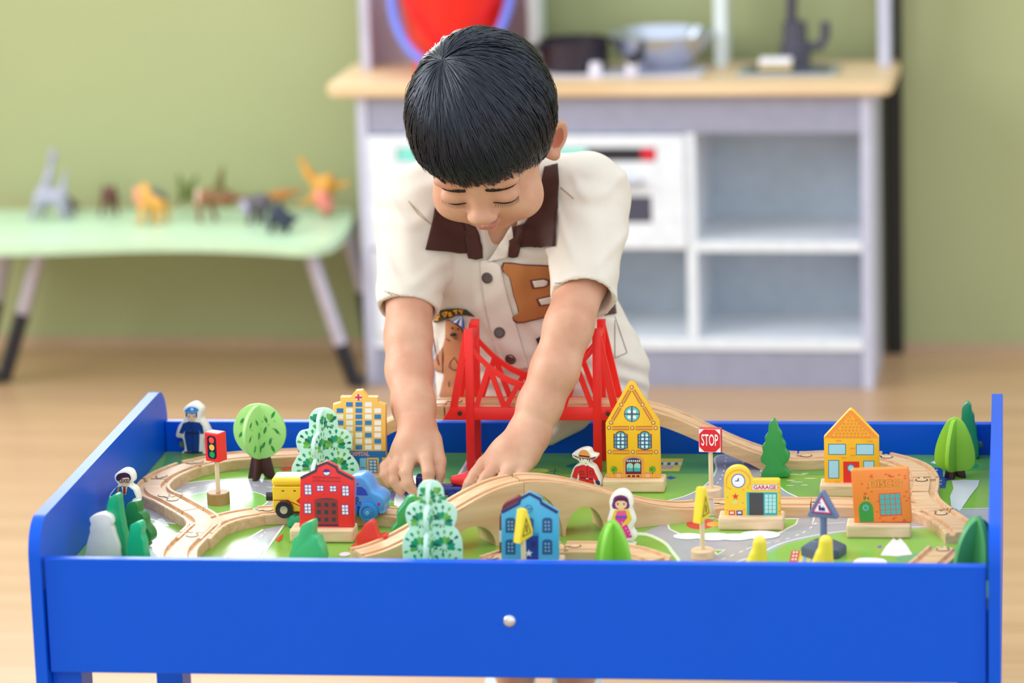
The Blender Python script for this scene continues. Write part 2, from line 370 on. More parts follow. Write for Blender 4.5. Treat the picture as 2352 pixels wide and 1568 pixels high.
def kp(px, y, z): p = at(px, 150, y=KY+y); return (float(p[0]), KY+y, z)
soap = thing('soap_bar', 'white and yellow block lying in the toy sink', 'toy food', kp(1782, .085, top+.0056))
box('white_top', (-.028, -.02, .006), (.028, .02, .017), M('#F3EEF2', .5), soap, .004); box('yellow_base', (-.028, -.02, 0), (.028, .02, .006), M('#E8C76A', .5), soap, .002)
pan = thing('toy_frying_pan', 'black round toy pan on the kitchen hob', 'toy pan', kp(1320, .10, top+.004))
lathe('pan_body', [(0, 0), (.050, 0), (.057, .006), (.060, .052), (.057, .052), (.053, .01), (0, .008)], M('#2B2330', .35), pan, 36)
tube('pan_handle', [(-.045, -.036, .042), (-.062, -.055, .045), (-.074, -.068, .046)], .007, M('#1E1A24', .4), pan)
wok = thing('toy_wok', 'large silver metal toy bowl with black handle on the hob', 'toy pan', kp(1518, .11, top+.004))
lathe('bowl', [(0, 0), (.045, 0), (.050, .008), (.075, .028), (.092, .060), (.089, .061), (.072, .032), (.045, .012), (0, .01)], M('#BFC6D8', .22, metal=.85), wok, 40)
tube('bowl_handle', [(-.03, -.072, .030), (-.035, -.10, .032), (-.038, -.115, .032)], .009, M('#23212B', .4), wok)
bk = thing('red_bucket', 'red plastic bucket with blue handle on the toy kitchen worktop', 'bucket', kp(1050, .10, top))
lathe('pail', [(0, 0), (.068, 0), (.072, .004), (.098, .15), (.104, .152), (.104, .160), (.094, .160), (.07, .008), (0, .006)], M('#F2231C', .3), bk, 40)
hp = [(-.102*math.cos(t), -.035-.075*math.sin(t)**1.0, .150-.125*math.sin(t)) for t in np.linspace(0, math.pi, 26)]
tube('bucket_handle', hp, .0085, M('#6C7CE0', .35), bk)
bl = tag(box('black_board', (0, 0, 0), (.030, .014, 1.04), M('#17150F', .5), None, .001), 'narrow black board standing behind the right end of the toy kitchen', 'board')
p_ = at(2036, 832, y=2.765); bl.location = (float(p_[0]), 2.767, 0); bl.rotation_euler = (0, 0, -.03)

# ------------------------------------------------------------------ low folding table with toy animals
GZ = .262
G = thing('folding_table', 'low pale green folding table with grey tube legs by the wall', 'table', (-1.0, 2.62, 0))
def gl(p): return (float(p[0])+1.0, float(p[1])-2.62)
tp = [gl(at(px, py, z=GZ)) for px, py in [(-160, 556), (0, 566), (150, 563), (300, 558), (450, 557), (600, 562), (690, 568), (748, 562), (788, 540), (808, 508), (806, 470), (795, 448), (760, 440), (690, 437), (400, 438), (160, 440), (60, 456), (-60, 490), (-160, 520)]]
tp = [(x, min(y, .165)) for x, y in spline(tp, 4)]
bm = bmesh.new(); vv = [bm.verts.new((p[0], p[1], GZ-.016)) for p in tp]; fc = bm.faces.new(vv); r = bmesh.ops.extrude_face_region(bm, geom=[fc])
bmesh.ops.translate(bm, verts=[e for e in r['geom'] if isinstance(e, bmesh.types.BMVert)], vec=(0, 0, .016)); smooth_angle(from_bm('tabletop', bm, M('#C0DEBC', .35), G), 40)
GL = M('#B9B4C4', .3, metal=.4); RB = M('#20222C', .5)
def gpt(px, py, **k): q = at(px, py, **k); return (float(q[0])+1.0, float(q[1])-2.62, float(q[2]))
for (a, b, c) in (((712, 592, 2.50), (782, 790, 2.50), (812, 872, 2.515)), ((92, 582, 2.53), (52, 718, 2.53), (8, 828, 2.54)), ((796, 560, 2.70), (834, 668, 2.70), (858, 740, 2.70)), ((28, 592, 2.70), (-8, 690, 2.70), (-40, 770, 2.70))):
    A = gpt(a[0], a[1], y=a[2]); B = gpt(b[0], b[1], y=b[2]); D = gpt(c[0], c[1], y=c[2]); D = (D[0], D[1], .013); A = (A[0], A[1], GZ-.02)
    lg = tube('leg', [A, B], .0125, GL, G, 14)
    tube('rubber_foot', [B, ((B[0]+D[0])/2, (B[1]+D[1])/2, (B[2]+D[2])/2), D, (D[0]+.018*(1 if D[0] > 0 else -1), D[1], .013)], .0135, RB, lg, 14)
    lathe('hinge', [(.016, -.012), (.02, 0), (.016, .012)], M('#77728A', .4), lg, 16, (A[0], A[1], A[2]+.006), 'z')
CR = '''toy animals on the folding table'''
def critter(name, label, px, py, prims, col, var=.15, extra=None, yaw=0.0, z=GZ):
    F_ = Frame(px, py, yaw, z)
    if F_.o[1] > 2.72: F_.o = at(px, py, y=2.72); F_.o[2] = z+.012
    T_ = thing(name, label, 'toy animal', tuple(F_.o), yaw, CR)
    S_ = 1000/1.330
    def run(pr, nm, c):
        P3 = []
        for a in pr:
            u0, z0 = F_.l(a[0], a[1]); u1, z1 = F_.l(a[2], a[3]); y = (a[6] if len(a) > 6 else 0)/1000; P3.append(((u0, y, z0), (u1, y, z1), a[4]/1330, a[5]/1330))
        if F_.o[2] > z: P3 = [(a, (b[0], b[1], min(b[2], -.009) if b[2] < .004 else b[2]), c, d) for a, b, c, d in P3]
        al = np.array([q for p in P3 for q in p[:2]]); s_ = SDF(al.min(0)-.03, al.max(0)+.03, .0028)
        for p in P3: s_.cap(p[0], p[1], p[2], p[3], .008)
        s_.plane((0, 0, -(F_.o[2]-z)), (0, 0, -1)); return s_.build(nm, M(c, .5, var=var, scale=60), T_, 1)
    run(prims, 'body', col)
    for nm, pr, c in (extra or []): run(pr, nm, c)
    return T_
def legs(xs, y0, y1, r0, r1, d=12): return [(x, y0, x+dx, y1, r0, r1, s*d) for x, dx in xs for s in (-1, 1)]
critter('toy_dinosaur', 'pale grey long-necked toy dinosaur with raised neck at the end of the green table', 112, 503, [(95, 455, 135, 452, 19, 20), (95, 450, 112, 405, 15, 10), (112, 405, 120, 355, 9, 8), (120, 352, 126, 362, 9, 6), (140, 455, 150, 395, 13, 4), (85, 470, 74, 503, 8, 6, -10), (100, 470, 92, 503, 8, 6, 12), (140, 470, 150, 503, 8, 6, -10), (146, 465, 158, 500, 8, 6, 12)], '#A9A8BC')
critter('toy_lizard', 'small dark brown and green toy reptile beside the grey long-necked dinosaur', 165, 478, [(150, 455, 166, 468, 9, 9), (160, 470, 186, 474, 7, 4), (150, 452, 146, 438, 7, 5), (155, 465, 154, 478, 5, 4, -8), (165, 468, 168, 478, 5, 4, 8)], '#5B4A3A')
critter('toy_horse', 'small maroon brown toy animal standing alone on the green table', 250, 492, [(246, 448, 256, 450, 15, 16), (244, 440, 240, 426, 7, 4), (256, 440, 262, 426, 7, 4), (240, 460, 234, 492, 6, 4, -10), (252, 462, 250, 492, 5, 4, 10), (262, 458, 270, 490, 7, 4, 0)], '#5E3226')
critter('toy_camel', 'orange and yellow toy animal with a dark grey back on the green table', 348, 513, [(338, 450, 362, 462, 20, 22), (325, 445, 330, 465, 15, 14), (330, 420, 336, 440, 5, 9), (330, 475, 324, 512, 8, 6, -12), (346, 478, 342, 512, 8, 6, 12), (368, 478, 366, 512, 8, 6, -12), (378, 475, 382, 508, 8, 6, 12)], '#E3A548', extra=[('dark_back', [(350, 447, 366, 456, 17, 18)], '#4C5650'), ('orange_head', [(319, 440, 326, 462, 12, 13, -6)], '#F59A78')])
critter('toy_dinosaur', 'dark green spiky toy dinosaur at the back of the folding table', 430, 466, [(424, 440, 440, 445, 15, 14), (418, 430, 410, 402, 9, 4), (436, 430, 452, 404, 8, 4), (420, 450, 416, 466, 6, 5, -8), (438, 452, 440, 466, 6, 5, 8)], '#5A6A24')
critter('toy_dinosaur', 'brown sail-backed toy dinosaur with olive back fin on the green table', 495, 508, [(470, 450, 520, 455, 18, 17), (520, 455, 558, 452, 14, 5), (465, 455, 458, 462, 13, 10), (460, 470, 462, 508, 7, 6, -9), (482, 472, 492, 504, 7, 6, 9)], '#8A5A38', extra=[('back_fin', [(500, 440, 512, 382, 14, 4), (490, 442, 530, 444, 10, 8)], '#6E6230'), ('pale_face', [(456, 440, 460, 470, 8, 9, -6)], '#D9B8A4')])
critter('toy_rhino', 'grey and lilac toy rhinoceros standing on the green table', 590, 512, [(580, 466, 604, 466, 19, 22), (568, 470, 572, 482, 15, 12), (576, 485, 576, 512, 7, 6, -10), (590, 487, 592, 512, 7, 6, 10), (604, 485, 608, 512, 7, 6, -6)], '#5C545C', extra=[('pale_head', [(564, 468, 570, 484, 12, 11, -8)], '#B3A7C6')])
critter('toy_dinosaur', 'dark navy toy dinosaur crouching nearest the front edge of the green table', 645, 534, [(636, 490, 656, 505, 19, 19), (640, 478, 642, 462, 9, 4), (626, 505, 620, 534, 10, 7), (660, 505, 690, 502, 8, 3), (645, 510, 640, 528, 7, 6, 12), (660, 510, 662, 528, 7, 6, -8)], '#2C3448')
critter('toy_crocodile', 'long thin orange-brown toy reptile lying behind the navy dinosaur', 645, 462, [(600, 452, 645, 448, 6, 11), (645, 448, 692, 436, 11, 4), (630, 452, 625, 462, 4, 4, 10), (655, 450, 656, 460, 4, 4, -10)], '#B8752E')
critter('toy_giraffe', 'orange yellow toy giraffe fallen over with pink belly at the end of the green table', 740, 488, [(752, 420, 738, 452, 22, 24), (735, 430, 706, 396, 15, 10), (706, 396, 690, 362, 9, 6), (768, 430, 800, 420, 8, 5), (720, 456, 690, 470, 7, 5), (748, 470, 752, 488, 12, 8)], '#E0A040', extra=[('pink_belly', [(742, 452, 752, 468, 21, 20, -14)], '#EE8E7C')])
# ------------------------------------------------------------------ blue play table
BLUE = M('#0055D8', .33, .22, var=.02, scale=8)
T = thing('play_table', 'blue wooden train play table with raised sides and printed map board', 'play table', (0, 0, 0))
t_ = .0125; FB, FT, ST = .3136, .437, .4772
box('front_panel', (-.4855, .006, FB), (.4855, .0185, FT), BLUE, T, .0012)
box('back_panel', (-.4872, .579, FB), (.4872, .5915, FT), BLUE, T, .0012)
def side(x0):
    bm = bmesh.new(); pts = [(0, .285)]
    for k in range(9): a = math.pi-math.pi/2*k/8; pts.append((.034+.034*math.cos(a), ST-.040+.040*math.sin(a)))
    for k in range(9): a = math.pi/2-math.pi/2*k/8; pts.append((.558+.038*math.cos(a), ST-.042+.042*math.sin(a)))
    pts.append((.596, .285)); vv = [bm.verts.new((x0, p[0], p[1])) for p in pts]; f = bm.faces.new(vv); r = bmesh.ops.extrude_face_region(bm, geom=[f])
    bmesh.ops.translate(bm, verts=[e for e in r['geom'] if isinstance(e, bmesh.types.BMVert)], vec=(t_, 0, 0)); return smooth_angle(from_bm('side_panel', bm, BLUE, T), 40)
side(-.5); side(.5-t_)
for sx in (-1, 1):
    for y0 in (.019, .47):
        xa = sx*.4872; xb = sx*(.4872-.031); box('leg', (min(xa, xb), y0, 0), (max(xa, xb), y0+.046, .388), BLUE, T, .001)
board = box('map_board', (-.4872, .0187, .388), (.4872, .5788, ZT), M('#7AAE40', .2, .5, var=.12, scale=5), T)
CH = M('#D8D8DE', .25, metal=.8)
for px, py in ((1170, 1426),):
    p = at(px, py, y=.006); lathe('screw_cap', [(0, -.0035), (.0035, -.0030), (.0062, -.001), (.0066, 0)], CH, T, 24, (float(p[0]), .006, float(p[2])), 'y')
for px, py in ((420, 1020), (2249, 1022)):
    p = at(px, py, y=.579); lathe('screw_cap', [(0, -.0025), (.003, -.002), (.0048, 0)], M('#6E8A86', .4), T, 20, (float(p[0]), .579, float(p[2])), 'y')

# ---- printed map on the board
mp = Print(horizontal=True, eps=.00005, rough=.2)
def g(px, py): p = at(px, py, z=ZT); return (min(max(float(p[0]), -.4868), .4868), min(max(float(p[1]), .019), .5785))
def gp(*pts): return [g(*p) for p in pts]
ROAD, RLINE = '#A9A8B0', '#EDEFEA'
def road(pts, L=2, line=True, closed=True):
    q = spline(pts, 6) if closed else pts
    mp.poly([g(*p) for p in q], ROAD, L)
    if line: mp.line([g(*p) for p in q], .0022, RLINE, L+1, True)
def gpoly(pts, col, L=2, sp=0): mp.poly([g(*p) for p in (spline(pts, sp) if sp else pts)], col, L)
def dashes(pts, n, L=5, w=.0018, col='#F2F3EE'):
    q = [np.array(g(*p)) for p in spline(pts, 12, False)]; m_ = len(q)
    for k in range(n):
        i0 = int((k+.1)/n*(m_-1)); i1 = max(i0+1, int((k+.55)/n*(m_-1))); mp.line(q[i0:i1+1], w, col, L)
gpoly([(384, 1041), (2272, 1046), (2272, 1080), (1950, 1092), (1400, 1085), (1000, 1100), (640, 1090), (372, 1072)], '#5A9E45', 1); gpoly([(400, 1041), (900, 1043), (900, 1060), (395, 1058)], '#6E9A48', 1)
# left: ring road round the traffic light
cx_, cy_ = g(512, 1152)
mp.poly(disc(cx_, cy_, .104, .098, 48), RLINE, 2); mp.poly(disc(cx_, cy_, .101, .095, 48), ROAD, 3); mp.poly(disc(cx_, cy_, .052, .050, 40), RLINE, 4); mp.poly(disc(cx_, cy_, .050, .048, 40), '#86C05A', 5)
for k in range(26):
    a = 2*math.pi*k/26; mp.line([(cx_+.078*math.cos(a+d), cy_+.073*math.sin(a+d)) for d in (0, .05, .1)], .0018, '#F2F3EE', 5)
# road strip running out to the front
gpoly([(560, 1240), (604, 1216), (652, 1206), (640, 1222), (578, 1300), (480, 1300)], ROAD, 6); mp.line(gp((604, 1216), (548, 1250), (500, 1296)), .0024, RLINE, 7); mp.line(gp((652, 1206), (612, 1262), (590, 1300)), .0024, RLINE, 7)
dashes([(610, 1222), (575, 1255), (545, 1290)], 7, 8)
gpoly([(330, 1290), (345, 1215), (372, 1190), (395, 1230), (372, 1290)], '#E6EFE9', 3, 4); gpoly([(380, 1208), (412, 1218), (398, 1232), (372, 1222)], '#7DAE4E', 4, 3)
gpoly([(375, 1168), (420, 1184), (450, 1192), (440, 1196), (395, 1186)], '#D8C878', 4)
# middle road under the hands
gpoly([(1030, 1130), (1081, 1046), (1210, 1046), (1180, 1130)], ROAD, 2); mp.line(gp((1034, 1122), (1081, 1046)), .003, RLINE, 3)
gpoly([(905, 1160), (925, 1105), (958, 1092), (985, 1108), (960, 1160)], '#EDF0F2', 4, 3); gpoly([(880, 1132), (912, 1128), (930, 1140), (888, 1150)], '#6C5FB0', 3, 3)
# upper right road
road([(1650, 1046), (1645, 1080), (1622, 1112), (1570, 1140), (1480, 1162), (1480, 1180), (1900, 1180), (1850, 1150), (1800, 1125), (1768, 1090), (1762, 1046)], 2)
dashes([(1668, 1050), (1660, 1090), (1640, 1120)], 8); dashes([(1750, 1050), (1748, 1090), (1752, 1120)], 8); mp.line(gp((1712, 1046), (1706, 1066)), .003, RLINE, 5)
# front right roads
gpoly([(1430, 1300), (1470, 1225), (1520, 1205), (1600, 1195), (1700, 1186), (2300, 1186), (2300, 1300)], ROAD, 2)
gpoly([(1380, 1300), (1400, 1240), (1470, 1222), (1520, 1238), (1545, 1262), (1553, 1300)], '#DFE8C8', 3, 4); gpoly([(1385, 1300), (1405, 1246), (1470, 1229), (1515, 1243), (1538, 1265), (1545, 1300)], '#76AE3C', 4, 4)
gpoly([(1530, 1196), (1640, 1188), (1660, 1196), (1700, 1216), (1800, 1190), (1835, 1190), (1830, 1204), (1790, 1226), (1740, 1238), (1640, 1240), (1570, 1232), (1535, 1215)], '#E6EAD8', 3); gpoly([(1534, 1198), (1640, 1190), (1700, 1216), (1800, 1192), (1832, 1192), (1826, 1203), (1788, 1222), (1738, 1234), (1640, 1236), (1572, 1229), (1540, 1214)], '#86B84C', 4)
for (a, b, c, d) in ((1610, 1203, 30, 12),): mp.poly([(x, y) for x, y in disc(*g(a, b), .016, .022, 16)], '#D2352E', 5)
mp.poly(disc(*g(1640, 1204), .008, .010, 14), '#F0A630', 6)
for k_, (a, b, r) in enumerate(((1580, 1232, .016), (1640, 1233, .020), (1690, 1234, .018), (1745, 1229, .022))): mp.poly(disc(*g(a, b), r, r*.75, 20), '#F6F7F4', 11+k_)
road([(1712, 1310), (1748, 1272), (1800, 1246), (1880, 1228), (1950, 1219), (2010, 1216), (2110, 1210), (2300, 1215), (2320, 1330)], 6); gpoly([(1722, 1310), (1756, 1274), (1805, 1249), (1882, 1231), (1950, 1222), (2110, 1214), (2300, 1219), (2310, 1330)], '#86BA4A', 8)
dashes([(1640, 1292), (1690, 1272), (1740, 1252), (1800, 1240), (1850, 1220), (1880, 1196)], 13, 5); mp.line(gp((1870, 1188), (1866, 1204), (1942, 1200)), .002, RLINE, 5); gpoly([(1630, 1262), (1668, 1262), (1648, 1276)], '#DCE4CC', 5); gpoly([(1640, 1264), (1661, 1264), (1649, 1272)], '#7FB04C', 6)
# far right ground, small printed pictures and worn patches
gpoly([(2105, 1186), (2168, 1172), (2275, 1168), (2275, 1186)], ROAD, 3); mp.line(gp((2150, 1170), (2276, 1167)), .0022, RLINE, 4)
gpoly([(2138, 1075), (2165, 1074), (2166, 1095), (2182, 1095), (2182, 1102), (2174, 1104), (2172, 1121), (2138, 1121)], '#1F3F94', 3)
for i in range(3):
    for j in range(5):
        if i < 2 or j > 2: gpoly([(2140+i*9, 1078+j*8), (2145+i*9, 1078+j*8), (2145+i*9, 1081+j*8), (2140+i*9, 1081+j*8)], '#A9CBEA', 4)
gpoly([(2186, 1104), (2215, 1102), (2250, 1103), (2246, 1117), (2228, 1140), (2205, 1174), (2185, 1165), (2182, 1140), (2190, 1122)], '#DCDCDD', 9); gpoly([(2137, 1063), (2148, 1058), (2152, 1067)], '#E6E6E6', 9)
gpoly([(2225, 1072), (2238, 1064), (2248, 1070), (2240, 1076)], '#2F8A62', 3, 3)
gpoly([(2022, 1276), (2034, 1256), (2052, 1236), (2060, 1242), (2068, 1236), (2082, 1252), (2096, 1274), (2060, 1278)], '#F1F1F0', 10); gpoly([(2055, 1286), (2090, 1272), (2130, 1272), (2100, 1290)], '#63AE7E', 9, 3); gpoly([(2014, 1255), (2024, 1252), (2026, 1258), (2018, 1260)], '#7A64A8', 9)
gpoly([(1962, 1300), (1972, 1282), (2030, 1284), (2030, 1300)], '#F3EFEF', 9, 3)
gpoly([(1818, 1265), (1838, 1265), (1832, 1292), (1812, 1292)], '#D6453A', 9)
for i in range(2):
    for j in range(3): gpoly([(1822+i*7-j*1.5, 1267+j*8), (1826+i*7-j*1.5, 1267+j*8), (1825+i*7-j*1.5, 1271+j*8), (1821+i*7-j*1.5, 1271+j*8)], '#F4E9E4', 10)
for i in range(9): gpoly([(1838+i*9, 1266), (1847+i*9, 1266), (1843+i*9, 1292), (1834+i*9, 1292)], ('#F0D23C', '#7FB6E0')[i % 2], 9)
gpoly([(1516, 1053), (1570, 1053), (1560, 1082), (1512, 1082)], '#E2D040', 3); gpoly([(1516, 1062), (1568, 1062), (1565, 1068), (1515, 1068)], '#1F7A74', 4)
for i in range(3): gpoly([(1524+i*17, 1062), (1533+i*17, 1062), (1532+i*17, 1068), (1523+i*17, 1068)], '#DDE3E8', 5)
gpoly([(1516, 1070), (1548, 1070), (1545, 1077), (1514, 1077)], '#C6AEB8', 4); gpoly([(1530, 1097), (1540, 1093), (1554, 1097), (1540, 1101)], '#2D4FA0', 3)
mp.poly(disc(*g(1237, 1081), .012, .010, 16), '#B6D23C', 3); mp.line(gp((1264, 1082), (1284, 1082)), .0015, '#27544E', 3); mp.line(gp((1276, 1077), (1272, 1088)), .0015, '#27544E', 3); gpoly([(1300, 1070), (1330, 1062), (1350, 1068), (1320, 1076)], '#1F7A5A', 3, 3)
gpoly([(1260, 1100), (1290, 1092), (1330, 1104), (1340, 1120), (1262, 1112)], '#EE7A35', 3)
gpoly([(1830, 1062), (1900, 1062), (1880, 1072), (1835, 1072)], '#D6D23A', 3, 3)
for _ in range(9): a = g(1810+random.random()*90, 1085+random.random()*35); mp.poly(disc(a[0], a[1], .004+random.random()*.004, .0025, 10), '#B9D58E', 3)
gpoly([(632, 1240), (650, 1226), (648, 1238), (640, 1245)], '#D2402E', 9); gpoly([(800, 1262), (830, 1230), (850, 1242), (836, 1262)], '#D2402E', 9); gpoly([(850, 1228), (890, 1222), (905, 1236), (860, 1242)], '#CE4230', 9); gpoly([(640, 1075), (690, 1068), (700, 1076), (650, 1082)], '#B3312C', 3)
mp.poly(disc(*g(792, 1273), .006, .008, 10), '#F1D8E6', 9)
mp.build('map_print', board, ZT); 

# ------------------------------------------------------------------ wooden railway
PROF = [(-.020, 0), (-.020, .0108), (-.0192, .012), (-.0160, .012), (-.0152, 0.0086), (-.0098, 0.0086), (-.0090, .012), (.0090, .012), (.0098, 0.0086), (.0152, 0.0086), (.0160, .012), (.0192, .012), (.020, .0108), (.020, 0)]
TG = 'wooden railway track pieces'
def sweep(path, o, prof=PROF, low=None):
    P = [np.array(p, float)-o for p in path]; n = len(P); m_ = len(prof); vs_, fs = [], []
    for i in range(n):
        d = P[min(i+1, n-1)]-P[max(i-1, 0)]; d = np.array([d[0], d[1], 0]); d /= np.linalg.norm(d)+1e-12; nrm = np.array([d[1], -d[0], 0])
        for s_, h in prof:
            z = P[i][2]+h
            if low is not None and h == 0: z = low[i]-o[2]
            vs_.append((P[i][0]+nrm[0]*s_, P[i][1]+nrm[1]*s_, z))
    for i in range(n-1):
        for k in range(m_): fs.append((i*m_+k, i*m_+(k+1) % m_, (i+1)*m_+(k+1) % m_, (i+1)*m_+k))
    fs += [tuple(range(m_))[::-1], tuple((n-1)*m_+k for k in range(m_))]; return vs_, fs
def track(label, paths, pegs=True, low=None, name='track_piece'):
    o = np.array(paths[0][0], float); vs_, fs = [], []
    for i, p in enumerate(paths):
        v, f = sweep(np.array(p)-np.array([0, 0, .0004*i]), o, low=low); b = len(vs_); vs_ += v; fs += [tuple(b+k for k in q) for q in f]
    ob = mesh(name, vs_, fs, BEECH); ob.location = tuple(o); tag(ob, label, 'toy track', TG)
    bm = bmesh.new(); bm.from_mesh(ob.data); bmesh.ops.recalc_face_normals(bm, faces=bm.faces); bm.to_mesh(ob.data); bm.free(); smooth_angle(ob, 30)
    if pegs:
        a, b = np.array(paths[0][0]), np.array(paths[0][1]); d = (b-a)[:2]; d = d/np.linalg.norm(d); c = a[:2]+d*.010-o[:2]; q = np.array([-d[1], d[0]])
        pr = Print(horizontal=True, eps=.00010, rough=.45); pr.poly(disc(c[0], c[1], .0074, None, 20), '#5E3022', 1); pr.poly(disc(c[0]+d[0]*.0003, c[1]+d[1]*.0003, .0058, None, 20), '#E2BE94', 2)
        st = a[:2]-o[:2]; pr.poly([st+q*.0036, st-q*.0036, c-q*.0036, c+q*.0036], '#5E3022', 4); pr.poly(disc(c[0]+d[0]*.0003, c[1]+d[1]*.0003, .0056, None, 20), '#E2BE94', 5); pr.poly([st+q*.0022, st-q*.0022, c-q*.0022, c+q*.0022], '#E2BE94', 6)
        pr.build('connector_peg', ob, .012+.00005)
    return ob
def tpx(pts, n=5, z=ZT+.012): 
    q = [at(px, py, z=z) for px, py in pts]; q = [(p[0], p[1], ZT+.0002) for p in q]; return spline(q, n, False) if n > 1 else q
track('curved wooden track piece along the back behind the round green tree', [tpx([(437, 1065), (510, 1050), (584, 1043), (685, 1038)])])
track('curved wooden track piece at the left corner between policeman and traffic light', [tpx([(363, 1099), (388, 1084), (434, 1066)])])
track('short curved wooden track piece next to the man with glasses', [tpx([(387, 1142), (361, 1131), (350, 1116), (361, 1101)])])
track('short straight wooden track piece below the traffic light', [tpx([(388, 1143), (412, 1156), (437, 1170)])])
track('wooden switch track piece branching in front of the traffic light', [tpx([(438, 1171), (462, 1186), (468, 1203), (450, 1222)]), tpx([(444, 1235), (480, 1203), (530, 1184), (592, 1173)])], False)
track('wooden track piece running out to the front rail at the left', [tpx([(448, 1224), (425, 1246), (412, 1264), (410, 1290)])])
track('wooden track piece under the yellow wagon and fire station', [tpx([(594, 1172), (650, 1169), (740, 1170), (838, 1172)])])
track('wooden track piece under the blue police car', [tpx([(840, 1172), (890, 1174), (935, 1178), (975, 1186)])])
def ramp(x0, y0, z0, x1, y1, z1, n=16): return [(x0+(x1-x0)*t, y0+(y1-y0)*t, z0+(z1-z0)*(3*t*t-2*t**3)) for t in np.linspace(0, 1, n)]
a = at(687, 1038, z=ZT+.012); b = at(1830, 1046, z=ZT+.012); DZ = .464; BY = .5255
r1 = ramp(a[0], a[1], ZT+.0002, -.1385, BY, DZ); track('sloping wooden track piece rising behind the hospital to the red bridge', [r1], False, [max(ZT, p[2]-.004) if p[2] > ZT+.01 else ZT for p in r1])
track('straight wooden track piece lying on the red bridge deck', [[(-.1375, BY, DZ), (-.04, BY, DZ), (.0665, BY, DZ)]])
r2 = ramp(b[0], b[1], ZT+.0002, .0675, BY, DZ); track('sloping wooden track piece descending right from the red bridge', [r2], False, [max(ZT, p[2]-.004) if p[2] > ZT+.01 else ZT for p in r2])
d_e = np.array([b[0]-.0675, b[1]-BY, 0]); d_e /= np.linalg.norm(d_e); b_e = np.array([b[0], b[1], ZT+.0002])
track('short wooden track piece between the green pine and the yellow house', [spline([tuple(b_e+d_e*k) for k in (.0006, .012)]+[tuple(q) for q in tpx([(1930, 1043), (2020, 1046)], 1)], 5, False)])
track('curved wooden track piece behind the yellow house at the right', [tpx([(2022, 1046), (2069, 1058), (2103, 1074), (2117, 1095)])])
track('short wooden track piece behind the orange disco building', [tpx([(2117, 1097), (2116, 1113), (2113, 1128)])])
track('wooden switch track piece right of the orange disco building', [tpx([(2113, 1130), (2122, 1148), (2150, 1171)]), tpx([(1990, 1154), (2050, 1156), (2110, 1162), (2149, 1172)])], False)
track('curved wooden track piece with open grooved end at the right', [tpx([(2153, 1174), (2178, 1190), (2200, 1206), (2214, 1222)])])
track('straight wooden track piece behind the train crossing sign', [tpx([(1864, 1152), (1920, 1152), (1988, 1154)])])
track('straight wooden track piece behind the garage', [tpx([(1640, 1155), (1750, 1152), (1862, 1152)])])
track('curved wooden track piece in front of the arch bridge near the blue house', [tpx([(1298, 1254), (1380, 1255), (1450, 1264), (1510, 1284)])])
track('wooden track piece behind the blue house', [tpx([(1130, 1284), (1200, 1264), (1296, 1254)])])
track('curved wooden track piece in the front right corner', [tpx([(2172, 1256), (2150, 1276), (2120, 1300), (2085, 1318)])])

# ---- arch bridge of two wooden halves
def arch_half(label, p0, p1, length, top, arches):
    d = np.array([p1[0]-p0[0], p1[1]-p0[1]]); yaw = math.atan2(d[1], d[0]); L_ = length
    o = thing('arch_bridge_half', label, 'toy bridge', (p0[0], p0[1], ZT+.0002), yaw, 'halves of the wooden arch bridge')
    n = 40; xs = np.linspace(0, L_, n); tz = [top(x/L_) for x in xs]
    out = [(x, z) for x, z in zip(xs, tz)]; bot = [(L_, 0)]
    for c, r, rz in sorted(arches, reverse=True):
        for k in range(15):
            a = math.pi*k/14; x = c+r*math.cos(a)
            if -1e-6 <= x <= L_+1e-6: bot.append((min(max(x, 0), L_), max(0.0, rz*math.sin(a)) ))
    bot.append((0, 0)) if bot[-1][0] > 1e-6 else None
    poly = [(x, z-.003) for x, z in out]+[q for q in bot]
    cl = []
    for q in poly:
        if not cl or abs(q[0]-cl[-1][0])+abs(q[1]-cl[-1][1]) > 1e-5: cl.append(q)
    body = cutout('bridge_body', cl, .040, wood('bridge_beech', '#CDA277', '#E0BC92', .45, (10, 120, 60)), o, 0.0, 0)
    for y0, y1 in ((0, .0045), (.011, .029), (.0355, .040)):
        v, f = [], []
        for x, z in out: v += [(x, y0, z-.0031), (x, y0, z), (x, y1, z), (x, y1, z-.0031)]
        for i in range(n-1):
            for k in range(4): f.append((i*4+k, i*4+(k+1) % 4, (i+1)*4+(k+1) % 4, (i+1)*4+k))
        f += [(0, 1, 2, 3), tuple((n-1)*4+k for k in (3, 2, 1, 0))]
        bm = bmesh.new(); bv = [bm.verts.new(q) for q in v]; [bm.faces.new([bv[i] for i in q]) for q in f]; smooth_angle(from_bm('rail', bm, BEECH, o), 30)
    return o
J = (-.008, .212); CRN = .0655
A0 = (J[0]-.190*math.cos(math.radians(35)), J[1]-.190*math.sin(math.radians(35))); A1 = (J[0]+.205*math.cos(math.radians(24.5)), J[1]+.205*math.sin(math.radians(24.5)))
ease = lambda t: t*t*(3-2*t)
arch_half('front left half of the wooden arch bridge, behind the patterned mint tree', A0, J, .1895, lambda t: .0135+(CRN-.0135)*ease(min(1, t*1.02)), [(.1965, .035, .0525), (.1275, .0265, .026)])
arch_half('right half of the wooden arch bridge, behind the girl figure', J, A1, .205, lambda t: CRN-(CRN-.0135)*ease(min(1, t*1.02)), [(.007, .035, .0525), (.067, .022, .031)])

